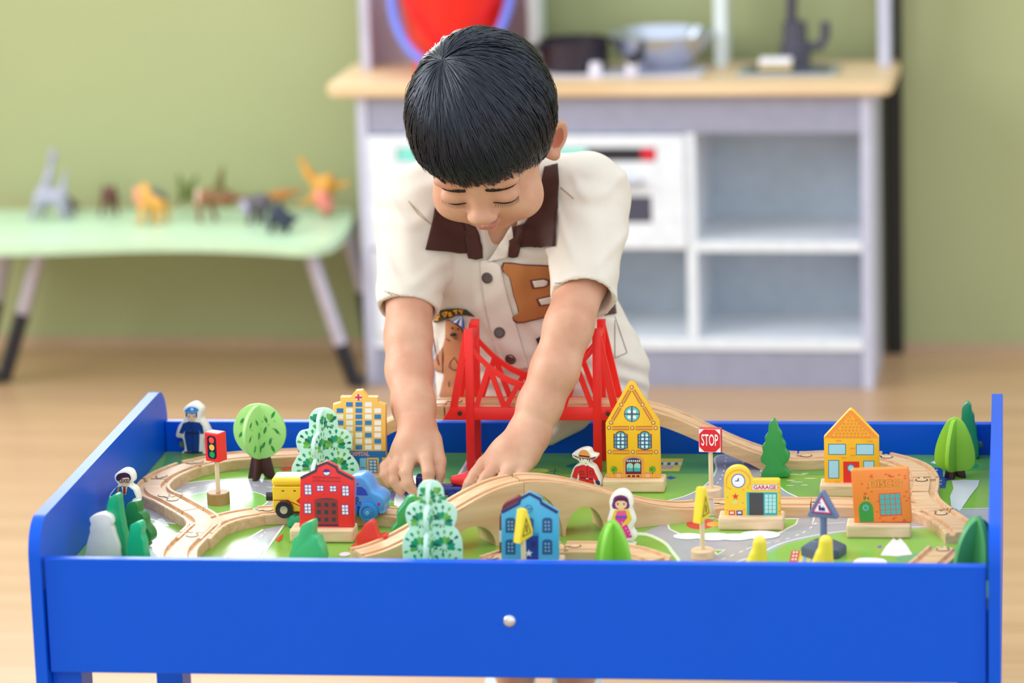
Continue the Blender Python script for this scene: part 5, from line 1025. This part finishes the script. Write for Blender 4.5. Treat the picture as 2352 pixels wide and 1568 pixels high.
# arms
chain([(958, 490, .62, .036), (942, 650, .553, .0285), (938, 775, .512, .0262), (940, 850, .487, .0258), (950, 930, .450, .0235), (960, 992, .421, .0208)], .012)
chain([(1352, 470, .625, .036), (1337, 640, .530, .0290), (1306, 750, .472, .0265), (1274, 850, .450, .0262), (1240, 930, .436, .0240), (1214, 998, .420, .0212)], .012)
# right hand (image left) reaching down with curled fingers
wr = (960, 992, .421)
for kx_, ky_, kd_ in ((903, 1056, .408), (920, 1054, .398), (942, 1052, .391), (978, 1052, .389)): S.cap(B(*wr), B(kx_, ky_, kd_), .0170, .0078, .010)
S.ell(B(950, 1032, .404), (.0235, .0125, .020), None, .012)
for f in ([(903, 1056, .408, .0074), (885, 1072, .396, .0068), (884, 1092, .388, .0064), (896, 1112, .384, .0058)], [(920, 1054, .398, .0078), (904, 1080, .384, .0072), (906, 1106, .377, .0066), (921, 1128, .374, .0058)], [(942, 1052, .391, .0080), (932, 1084, .377, .0074), (938, 1112, .371, .0068), (952, 1132, .370, .0059)], [(978, 1052, .389, .0080), (984, 1086, .376, .0074), (984, 1110, .372, .0068), (986, 1128, .373, .0058)]):
    for a, b in zip(f[:-1], f[1:]): S.cap(B(*a[:3]), B(*b[:3]), a[3], b[3], .0022)
for a, b in (((992, 1010, .415, .0120), (1007, 1060, .402, .0088)), ((1007, 1060, .402, .0088), (1006, 1086, .394, .0080)), ((1006, 1086, .394, .0080), (1003, 1112, .388, .0066))): S.cap(B(*a[:3]), B(*b[:3]), a[3], b[3], .004)
# left hand (image right)
wl_ = (1214, 998, .420)
for kx_, ky_, kd_ in ((1112, 1064, .396), (1138, 1072, .385), (1172, 1076, .380), (1206, 1070, .384)): S.cap(B(*wl_), B(kx_, ky_, kd_), .0185, .0082, .012)
S.ell(B(1182, 1040, .400), (.026, .013, .022), None, .014)
for f in ([(1112, 1064, .396, .0082), (1091, 1090, .383, .0074), (1078, 1110, .378, .0067), (1069, 1128, .376, .0058)], [(1138, 1072, .385, .0082), (1117, 1096, .374, .0074), (1106, 1114, .370, .0067), (1098, 1130, .369, .0058)], [(1172, 1076, .380, .0080), (1155, 1100, .370, .0073), (1145, 1116, .366, .0066), (1138, 1130, .366, .0058)], [(1206, 1070, .384, .0076), (1196, 1094, .374, .0068), (1188, 1110, .371, .0062), (1180, 1124, .371, .0056)]):
    for a, b in zip(f[:-1], f[1:]): S.cap(B(*a[:3]), B(*b[:3]), a[3], b[3], .0022)
for a, b in (((1170, 1028, .410, .0120), (1120, 1068, .410, .0090)), ((1120, 1068, .410, .0090), (1092, 1100, .402, .0068))): S.cap(B(*a[:3]), B(*b[:3]), a[3], b[3], .004)
# legs
for x in (-.098, -.022):
    S.cap((x, .725, .44), (x-.002, .712, .25), .052, .040, .02); S.cap((x-.002, .712, .25), (x-.002, .745, .075), .040, .026, .01)
body = S.build('body', SKIN, PERSON, 2); body.location = tuple(-BO)
LIP = M('#BC776A', .42, var=.04, sss=.1)
body.data.materials.append(LIP)
vco = np.empty(len(body.data.vertices)*3, np.float32); body.data.vertices.foreach_get('co', vco); vco = vco.reshape(-1, 3)
fv = np.empty(len(body.data.loops), np.int32); body.data.loops.foreach_get('vertex_index', fv); fcn = vco[fv.reshape(-1, 4)].mean(1); lc = (fcn-HC)@RM
lipm = (lc[:, 1] > .0765) & (np.abs(lc[:, 0]) < .0135) & (lc[:, 2] < -.0868-.12*np.abs(lc[:, 0])) & (lc[:, 2] > -.0990+.45*np.abs(lc[:, 0])); body.data.polygons.foreach_set('material_index', lipm.astype(np.int32))
body.data.materials.append(M('#B4644E', .45, var=.04, sss=.15))
matidx = lipm.astype(np.int32)
for s in (-1, 1):
    Re = RM@rotm('Z', s*.62)@rotm('Y', s*.20); el = (fcn-hl_(s*.0765, -.012, -.050))@Re
    matidx[((el[:, 1]-.001)/.0105)**2+((el[:, 2]-.001)/.0165)**2+((s*el[:, 0]-.0015)/.0045)**2 < 1] = 2
body.data.polygons.foreach_set('material_index', matidx)
bvh_body = BVHTree.FromPolygons([Vector(v) for v in vco.tolist()], fv.reshape(-1, 4).tolist())
def snap(p, off=0.0):
    l, n, i, d = bvh_body.find_nearest(Vector(p)); return np.array(l)+np.array(n)*off
def ptube(name, pts, rad, mat, n=6, parent=PERSON):
    v, f = tube_data(pts, rad, n); o = smooth_angle(mesh(name, [tuple(np.array(p)-BO) for p in v], f, mat, parent), 60); return o
BROW = M('#2A1C1C', .6, var=.1)
for s in (-1, 1):
    bv_, bf_ = [], []
    for _ in range(240):
        t = random.random(); w = .0026*math.sin(math.pi*(.2+.7*t)); a = hl_(s*(.010+.038*t), .079-.010*t*t, -.0335+.0055*math.sin(math.pi*(.25+.65*t))-.004*t+(random.random()-.5)*2*w); a = snap(a, .0004); b = a+RM@np.array([s*.0035, -.0006, .0012*(1-2*t)+.0003]); b = snap(b, .0011)
        v, f = tube_data([a, (a+b)/2+RM@np.array([0, .0003, 0]), b], [.00034, .00032, .0001], 4); o_ = len(bv_); bv_ += [tuple(np.array(q)-BO) for q in v]; bf_ += [tuple(o_+i for i in q) for q in f]
    mesh('eyebrow', bv_, bf_, BROW, PERSON)
    pts = [snap(hl_(s*(.0155+.030*t), .084-.008*t, -.0530-.0042*math.sin(math.pi*t)), .0003) for t in np.linspace(0, 1, 12)]; ey = ptube('eyelashes', pts, [.0005+.0008*math.sin(math.pi*t) for t in np.linspace(0, 1, 12)], M('#1E1416', .6))
    vv, ff = [], []
    for t in np.linspace(.08, .98, 16):
        a = snap(hl_(s*(.0155+.030*t), .084-.008*t, -.0530-.0042*math.sin(math.pi*t)), .0003); b = a+RM@np.array([s*.0022*(t-.4), .0042, -.0040]); v, f = tube_data([a, (a+b)/2+RM@np.array([0, .0006, -.0006]), b], [.00026, .0002, .00006], 4); o_ = len(vv); vv += [tuple(np.array(p)-BO) for p in v]; ff += [tuple(o_+i for i in q) for q in f]
    mesh('lash_hairs', vv, ff, M('#1E1416', .6), ey)
# hair
HR = np.array([.0828, .0985, .0870]); HO = np.array([0, -.004, .004]); WH = np.array([-.34, -.02, .94]); WH /= np.linalg.norm(WH)
def zstop(d): 
    a = math.degrees(math.atan2(abs(d[0]), d[1])); return float(np.interp(a, [0, 38, 55, 68, 80, 88, 106, 128, 180], [-.008, -.010, -.022, -.048, -.050, -.030, -.032, -.070, -.080]))
e1 = np.cross(WH, np.array([0, 1.0, 0])); e1 /= np.linalg.norm(e1); e2 = np.cross(e1, WH)   # e2 points forward
def hdir(th, ph): return WH*math.cos(th)+math.sin(th)*(e2*math.cos(ph)+e1*math.sin(ph))
def merid(ph, extra=0.0, n=60):
    out = []
    for th in np.linspace(0, 2.75, n):
        d = hdir(th, ph); p = HO+d*HR
        if p[2] < zstop(d/1)+extra and th > .5: break
        out.append(th)
    return out[-1]
NPH = 360; mer = [merid(2*math.pi*k/NPH) for k in range(NPH)]
HAIR = bpy.data.materials.new('black_hair'); HAIR.use_nodes = True; hb_ = HAIR.node_tree.nodes['Principled BSDF']; hb_.inputs['Base Color'].default_value = (.0075, .0078, .012, 1); hb_.inputs['Roughness'].default_value = .27; hb_.inputs['Specular IOR Level'].default_value = .55; hb_.inputs['Specular Tint'].default_value = (.72, .82, 1, 1)
hv, hf = [], []; NS = 26; NK = 120
for k in range(NK):
    ph = 2*math.pi*k/NK; tm = mer[int(k*NPH/NK)]-.07
    for i in range(NS):
        d = hdir(tm*i/(NS-2) if i < NS-1 else tm*1.0, ph); sc = .975 if i < NS-1 else .90; hv.append(tuple(HC+RM@(HO+d*HR*sc)-BO))
for k in range(NK):
    for i in range(NS-1): a, b = k*NS+i, ((k+1) % NK)*NS+i; hf.append((a, b, b+1, a+1))
hair = mesh('hair', hv, hf, HAIR, PERSON, True)
rng = np.random.RandomState(4); sv, sf = [], []; NST = 11000; SEG = 7; NC = 150
clump_ph = np.sort((np.arange(NC)+.8*rng.rand(NC))/NC*2*math.pi); clump_len = rng.rand(NC); clump_lift = rng.rand(NC); clump_bend = rng.randn(NC)
for _ in range(NST):
    ph0 = rng.rand()*2*math.pi; lay = rng.randint(3); ci = (np.searchsorted(clump_ph, (ph0+lay*.9) % (2*math.pi)) % NC); pc = clump_ph[ci]-lay*.9; dp = (pc-ph0+math.pi) % (2*math.pi)-math.pi
    tm = mer[int((ph0 % (2*math.pi))/(2*math.pi)*NPH) % NPH]; tm2 = tm+.30*clump_len[ci]**1.6-.07+.05*rng.rand()
    u = 1-rng.rand()**1.5; t0 = tm2*(u*.97); ln = .42+.35*rng.rand(); t1 = min(tm2, t0+ln)
    if t1-t0 < .10: t0 = t1-.22
    sw = .34+.34*clump_bend[ci]+(rng.rand()-.5)*.16; lift = .002+.048*clump_lift[ci]**1.5+.016*rng.rand(); w0 = .00042+.00024*rng.rand(); base = len(sv)
    jit = rng.randn()*.028; flat = rng.rand() < .07; pp = []
    for i in range(SEG):
        s = i/(SEG-1); th = t0+(t1-t0)*s; d = hdir(th, ph0+dp*.75*s**1.3+sw*.5*((th/2.2)**1.2-(t0/2.2)**1.2)+jit*s); rad = .980+lift*math.sin(math.pi*min(1, s*.75+.12))+(.045*s*s if flat else 0)+.006*math.sin(9*ph0+3*th)
        if th > tm: rad -= .10*(th-tm)
        pp.append(HC+RM@(HO+d*HR*rad))
    for i in range(SEG):
        p = pp[i]; tg = pp[min(i+1, SEG-1)]-pp[max(i-1, 0)]; tg /= np.linalg.norm(tg)+1e-9; nn = p-HC; nn /= np.linalg.norm(nn); sd = np.cross(tg, nn); sd /= np.linalg.norm(sd)+1e-9; w = w0*(1.0 if i < SEG-2 else (.7 if i == SEG-2 else .15))
        q = p-BO; sv += [tuple(q+sd*w), tuple(q+nn*w*.8), tuple(q-sd*w)]
    for i in range(SEG-1):
        a = base+i*3; sf += [(a, a+1, a+4, a+3), (a+1, a+2, a+5, a+4)]
st = mesh('hair_strands', sv, sf, HAIR, hair, True); tag(st, kind='stuff')

# ---- shirt
def cloth_mat(name, h, sc=700):
    m = M(h, .85, .2, var=.03, scale=30); m = m.copy(); m.name = name; nt = m.node_tree; b = nt.nodes['Principled BSDF']; tc = nt.nodes.new('ShaderNodeTexCoord'); w1 = nt.nodes.new('ShaderNodeTexWave'); w1.inputs['Scale'].default_value = sc/3; w2 = nt.nodes.new('ShaderNodeTexWave'); w2.bands_direction = 'Z'; w2.inputs['Scale'].default_value = sc/3
    ad = nt.nodes.new('ShaderNodeMath'); nt.links.new(tc.outputs['Object'], w1.inputs['Vector']); nt.links.new(tc.outputs['Object'], w2.inputs['Vector']); nt.links.new(w1.outputs['Fac'], ad.inputs[0]); nt.links.new(w2.outputs['Fac'], ad.inputs[1])
    bp = nt.nodes.new('ShaderNodeBump'); bp.inputs['Strength'].default_value = .12; bp.inputs['Distance'].default_value = .0006; nt.links.new(ad.outputs[0], bp.inputs['Height']); nt.links.new(bp.outputs['Normal'], b.inputs['Normal']); b.inputs['Sheen Weight'].default_value = .15; return m
CREAM = cloth_mat('cream_linen', '#DFD5C8'); BROWN = cloth_mat('brown_twill', '#46261F')
S2 = SDF((-.275, .46, .40), (.125, .87, .79), .0024)
S2.ell(B(1172, 600, .655), (.112, .085, .085), None, .02); S2.cap(B(985, 478, .622), B(1335, 448, .632), .0505, .0505, .04); S2.ell(B(1160, 440, .648), (.075, .055, .045), None, .03)
S2.ell(B(1210, 740, .672), (.112, .090, .10), None, .03); S2.ell(B(1238, 880, .685), (.1235, .098, .10), None, .03); S2.ell(B(1300, 860, .690), (.094, .092, .085), None, .03); S2.ell(B(1252, 960, .690), (.118, .100, .06), None, .02)
S2.cap(B(1262, 1008, .566), B(1330, 972, .566), .0085, .0085, .004); S2.cap(B(1290, 968, .566), B(1345, 950, .566), .010, .010, .008)
def wrinkle(fn, amp):
    g = [S2.lo[i]+S2.h*np.arange(S2.n[i]) for i in range(3)]; X, Y, Z = np.meshgrid(*g, indexing='ij', sparse=True); S2.f += (amp*fn(X, Y, Z)).astype(np.float32)
wrinkle(lambda X, Y, Z: np.sin(60*X+90*Z+6*np.sin(40*Z+20*Y))*np.sin(35*X-30*Z+1.0), .0022)
wrinkle(lambda X, Y, Z: np.maximum(0, np.sin(150*(X*.8+Z*.35)+3*np.sin(25*Z)))**2*np.exp(-((Z-.56)/.09)**2), -.0030)
# sleeves
TF = S2.f.copy()
sleeves = (((962, 482, .622), (937, 712, .537), .0500, .0345), ((1352, 462, .622), (1340, 684, .506), .0470, .0350))
for a, b, ra, rb in sleeves:
    A, D = B(*a), B(*b); S2.cap(A, D, ra, rb, .022)
SM = 1/(1+np.exp(((S2.f-TF)+.006)/.0015))
wrinkle(lambda X, Y, Z: SM*(.5+.5*np.sin(120*Z+70*X+3*np.sin(45*Z-30*X))*np.sin(40*X+25*Y+20*Z)+.8*np.maximum(0, np.sin(95*(Z+.5*X)+2*np.sin(60*X)))**3), -.0032)
for a, b, ra, rb in sleeves:
    A, D = B(*a), B(*b); d = (D-A)/np.linalg.norm(D-A); sl, P = S2._sub(D-.075, D+.075)
    q = P-D; ax = q@d; rr = np.sqrt(np.maximum((q*q).sum(-1)-ax*ax, 0)); near = rr < rb+.020
    slab = np.where(near & (ax > -.012), ax, -1.0); S2.f[sl] = np.maximum(S2.f[sl], slab.astype(np.float32))       # flat cuff
    hol = np.maximum(rr-(rb-.0032), -ax-.030); S2.f[sl] = np.maximum(S2.f[sl], -hol.astype(np.float32))             # hollow cuff
# open neck
S2.cap(hl_(0, -.02, -.06), nk+np.array([0, .0, .010]), .040, .036, .006, 'sub'); S2.cap(B(1148, 526, .570), B(1127, 590, .572), .021, .005, .004, 'sub')
shirt = S2.build('shirt', CREAM, PERSON, 2); shirt.location = tuple(-BO)
sco = np.empty(len(shirt.data.vertices)*3, np.float32); shirt.data.vertices.foreach_get('co', sco); sco = sco.reshape(-1, 3); sfi = np.empty(len(shirt.data.loops), np.int32); shirt.data.loops.foreach_get('vertex_index', sfi)
bvh_s = BVHTree.FromPolygons([Vector(v) for v in sco.tolist()], sfi.reshape(-1, 4).tolist())
S2.f = TF; tv_, tq_ = S2.data(); bvh_t = BVHTree.FromPolygons([Vector(v) for v in tv_.tolist()], tq_.tolist())
CV = Vector(CAM); USE = {'t': True}
def on_shirt(px, py, off=0.0, ydef=.58):
    d = Vector(ray(px, py)).normalized(); l, n, i, dist = (bvh_t if USE['t'] else bvh_s).ray_cast(CV, d)
    if l is None: 
        p = at(px, py, y=ydef); l, n, i, dist = bvh_s.find_nearest(Vector(p)); 
    return np.array(l)+(.5*np.array(n)-.5*np.array(d))*off, np.array(n)
def refine(pts, step):
    out = []
    for i in range(len(pts)):
        a, b = np.array(pts[i], float), np.array(pts[(i+1) % len(pts)], float); k = max(1, int(np.linalg.norm(b-a)/step))
        for j in range(k): out.append(tuple(a+(b-a)*j/k))
    return out
def inside(p, poly):
    x, y = p; c = False; n = len(poly); j = n-1
    for i in range(n):
        if (poly[i][1] > y) != (poly[j][1] > y) and x < (poly[j][0]-poly[i][0])*(y-poly[i][1])/(poly[j][1]-poly[i][1]+1e-12)+poly[i][0]: c = not c
        j = i
    return c
def applique(name, pts, mat, off, thick, parent=None, step=7, smoothit=0):
    pl = refine(spline(pts, smoothit) if smoothit else pts, step); vs2 = [Vector(p) for p in pl]; n = len(vs2)
    x0, y0 = min(p[0] for p in pl), min(p[1] for p in pl); x1, y1 = max(p[0] for p in pl), max(p[1] for p in pl)
    for x in np.arange(x0+step/2, x1, step):
        for y in np.arange(y0+step/2, y1, step):
            if inside((x, y), pl): vs2.append(Vector((x, y)))
    r = delaunay_2d_cdt(vs2, [(i, (i+1) % n) for i in range(n)], [list(range(n))], 1, .3)
    co = [on_shirt(v.x, v.y, off)[0]-BO for v in r[0]]
    bm = bmesh.new(); bv = [bm.verts.new(c) for c in co]
    for f in r[2]:
        try: bm.faces.new([bv[i] for i in f])
        except ValueError: pass
    for _ in range(2): bmesh.ops.smooth_vert(bm, verts=[v for v in bm.verts if not v.is_boundary], factor=.5, use_axis_x=True, use_axis_y=True, use_axis_z=True)
    bm.normal_update(); toC = Vector(CAM-BO)
    bmesh.ops.reverse_faces(bm, faces=[f for f in bm.faces if f.normal.dot(toC-f.calc_center_median()) < 0])
    me = bpy.data.meshes.new(name); bm.to_mesh(me); bm.free(); o = link(name, me, mat, parent or PERSON, True)
    if parent is not None and parent is not PERSON: o.location = -Vector(parent.location) if parent.location.length > 1e-9 else (0, 0, 0)
    md = o.modifiers.new('thickness', 'SOLIDIFY'); md.thickness = thick; md.offset = -.2; return o
zs = zm(850, 400, 2.851)
def Z(pts): return [zs(*p) for p in pts]
USE['t'] = False
cl1 = applique('collar', Z([(448, 90), (430, 180), (400, 340), (360, 497), (500, 508), (640, 512), (632, 400), (625, 300), (560, 200), (500, 100)]), BROWN, .0045, .0022)
applique('collar_tab', Z([(622, 290), (632, 400), (640, 510), (652, 548), (700, 560), (738, 552), (736, 480), (718, 400), (690, 330)]), BROWN, .0062, .0022, PERSON)
cl2 = applique('collar', Z([(1140, -40), (1232, -60), (1240, 60), (1232, 200), (1216, 470), (1100, 478), (985, 482), (985, 400), (1010, 320), (1070, 230), (1110, 130)]), BROWN, .0045, .0022)
applique('collar_tab', Z([(1020, 310), (975, 330), (925, 380), (905, 535), (940, 542), (972, 532), (985, 480), (990, 400)]), BROWN, .0062, .0022, PERSON)
USE['t'] = True
applique('placket', Z([(722, 560), (760, 560), (850, 590), (900, 800), (960, 1000), (1010, 1180), (1040, 1270), (890, 1280), (800, 1060), (760, 900), (728, 700)]), CREAM, .0022, .0016, PERSON)
applique('lapel', Z([(770, 575), (835, 480), (900, 375), (925, 335), (940, 420), (905, 540), (860, 560)]), CREAM, .0034, .0016, PERSON)
FELT = cloth_mat('brown_felt', '#B0703F', 400); FEDGE = cloth_mat('felt_outline', '#6E3233', 400)
Bo = [(870, 580), (1000, 590), (1210, 600), (1260, 640), (1270, 720), (1230, 770), (1260, 830), (1240, 900), (1180, 925), (1070, 955), (960, 972), (932, 930), (975, 905), (940, 790), (912, 672), (872, 640)]
bp_ = applique('letter_patch', Z(Bo), FEDGE, .0024, .0014, PERSON, 6, 2)
cx_, cy_ = 1080, 775
applique('letter_face', Z([(cx_+(x-cx_)*.955, cy_+(y-cy_)*.955) for x, y in Bo]), FELT, .0036, .0012, PERSON, 6, 2)
for hole in ([(1042, 690), (1140, 678), (1172, 690), (1168, 722), (1145, 738), (1062, 748)], [(1085, 815), (1180, 790), (1215, 800), (1210, 835), (1170, 850), (1105, 860)]):
    hx = sum(p[0] for p in hole)/6; hy = sum(p[1] for p in hole)/6; applique('letter_opening_edge', Z(hole), FEDGE, .0046, .0006, PERSON, 6, 1); applique('letter_opening', Z([(hx+(x-hx)*.78, hy+(y-hy)*.74) for x, y in hole]), CREAM, .0054, .0006, PERSON, 6, 1)
applique('pocket_band', Z([(1490, 820), (1590, 795), (1606, 915), (1472, 935)]), BROWN, .003, .0015, PERSON)
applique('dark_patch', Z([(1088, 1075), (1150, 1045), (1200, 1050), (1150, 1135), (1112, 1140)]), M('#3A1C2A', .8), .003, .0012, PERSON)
zb_ = zm(990, 690, 6.817)
def ZB(pts): return [zb_(*p) for p in pts]
applique('name_band', ZB([(40, 200), (100, 155), (250, 125), (420, 118), (560, 140), (690, 240), (560, 225), (400, 235), (250, 290), (60, 340)]), cloth_mat('dark_green_felt', '#3A3A26', 400), .003, .0012, PERSON, 5)
OR = cloth_mat('orange_thread', '#EBA21E', 400)
def stroke(name, segs, w, mat, off):
    vv, ff = [], []
    for sg in segs:
        pts = [on_shirt(*zb_(*p), off)[0]-BO for p in refine(list(sg)+[sg[-1]], 12)[:-1]+[sg[-1]]]; v, f = tube_data(pts, w, 5); b = len(vv); vv += [tuple(p) for p in v]; ff += [tuple(b+i for i in q) for q in f]
    return mesh(name, vv, ff, mat, PERSON)
stroke('lettering', [[(85, 200), (140, 190), (155, 225), (130, 255), (100, 240), (85, 200)], [(70, 290), (140, 285)], [(190, 180), (230, 235), (262, 165)], [(330, 172), (292, 178), (298, 230), (345, 220)], [(296, 203), (330, 198)], [(370, 150), (430, 142)], [(402, 148), (425, 210)], [(455, 150), (520, 155)], [(488, 152), (505, 208)]], .0011, OR, .0042)
BEAR = cloth_mat('bear_felt', '#B4744C', 400)
bo = [(240, 330), (275, 302), (315, 320), (420, 370), (490, 430), (540, 560), (560, 800), (580, 1100), (570, 1545), (180, 1545), (165, 1400), (205, 1230), (205, 1130), (110, 1110), (50, 1040), (60, 950), (130, 830), (200, 720), (235, 580), (240, 450)]
applique('bear_outline', ZB(bo), FEDGE, .0022, .0010, PERSON, 6, 2); bx_, by_ = 350, 900
applique('bear_patch', ZB([(bx_+(x-bx_)*.945, by_+(y-by_)*.975) for x, y in bo]), BEAR, .0032, .0010, PERSON, 6, 2)
for i, c in enumerate(('#2F6FC8', '#F0EEF2', '#2F6FC8', '#F0EEF2', '#2F6FC8')):
    a0, a1 = i/5, (i+1)/5; e = lambda t: (325+215*t, 335+105*t-30*math.sin(math.pi*t)); applique('parasol_panel', ZB([(505, 235), e(a0), e(a1)]), cloth_mat('parasol_'+str(i), c, 400), .0042, .0008, PERSON, 5)
DK = M('#241A18', .7)
for (x, y, rx, ry) in ((350, 430, 14, 15), (435, 437, 14, 15), (362, 523, 42, 26), (395, 576, 26, 7)): applique('bear_feature', ZB(disc(x, y, rx, ry, 10)), DK, .0046, .0006, PERSON, 5)
stroke('bear_stitching', [[(205, 1130), (200, 900), (205, 740)], [(255, 595), (300, 605), (320, 630)], [(390, 880), (320, 960), (300, 1030), (360, 1080), (480, 1075)], [(60, 560), (100, 880), (150, 1010)], [(300, 1260), (305, 1350)]], .0005, FEDGE, .0042)
BTN = M('#5A4A46', .3, var=.15, scale=300)
for px, py in ((1120, 637), (1147, 763), (1174, 822)):
    p, n = on_shirt(px, py, .0034); o = lathe('button', [(0, .0006), (.0045, .0006), (.0052, .0018), (.0064, .0016), (.0068, 0), (0, -.0006)], BTN, PERSON, 22); o.location = tuple(p-BO); o.rotation_euler = Vector(.6*n+.4*(-ray(px, py))).to_track_quat('Z', 'Y').to_euler()
    hh_ = Print(horizontal=True); [hh_.poly(disc(a*.0016, b*.0016, .0006, None, 8), '#1A1412', 1) for a in (-1, 1) for b in (-1, 1)]; hh_.build('button_holes', o, .0007)
def seam(name, pts, off=.0006, w=.0006, col='#B9A48E'):
    q = [on_shirt(*p, off)[0]-BO for p in refine(pts+[pts[-1]], 8)]; v, f = tube_data(q, w, 5); return mesh(name, v, f, M(col, .8), PERSON)
USE['t'] = False
seam('cuff_seam', [(884, 668), (920, 690), (960, 702), (1000, 704)]); seam('cuff_seam', [(1274, 650), (1330, 646), (1400, 660)])
seam('shoulder_seam', [(938, 462), (960, 492), (990, 515)], .0005); seam('shoulder_seam', [(1288, 430), (1306, 445), (1318, 456)], .0005)
seam('pocket_seam', [(1412, 727), (1430, 780), (1440, 810), (1412, 822)], .0006, .0005, '#8A7F6A')
# ---- shorts and shoes
S3 = SDF((-.24, .56, .16), (.10, .88, .52), .004)
S3.ell((-.058, .715, .445), (.108, .090, .065), None, .02)
for x in (-.104, -.016): S3.cap((x, .722, .43), (x-.002, .714, .27), .066, .062, .02)
S3.plane((0, 0, .245), (0, 0, -1)); sh = S3.build('shorts', cloth_mat('cream_shorts', '#D8CCBA'), PERSON, 2); sh.location = tuple(-BO)
for px, sgn in ((1168, -1), (1322, 1)):
    x = float(at(px, 1562, z=.06)[0]); S4 = SDF((x-.05, .60, -.004), (x+.05, .84, .10), .003)
    S4.ell((x, .685, .022), (.036, .048, .030), None, .02); S4.ell((x, .765, .030), (.033, .052, .042), None, .03); S4.cap((x, .775, .05), (x, .778, .078), .030, .030, .012); S4.plane((0, 0, .001), (0, 0, -1)); S4.plane((0, 0, .080), (0, 0, 1))
    so = S4.build('shoe', M('#DCEAF2', .4, var=.05), PERSON, 2); so.location = tuple(-BO)
    b_ = box('shoe_sole', (x-.036-BO[0], .640-BO[1], 0), (x+.036-BO[0], .815-BO[1], .012), M('#2E7A6A', .5), PERSON, .005)
    d_ = lathe('shoe_badge', [(0, .0), (.009, .0), (.010, -.003)], M('#D86A2A', .5), PERSON, 16, (x-BO[0], .700-BO[1], .056))
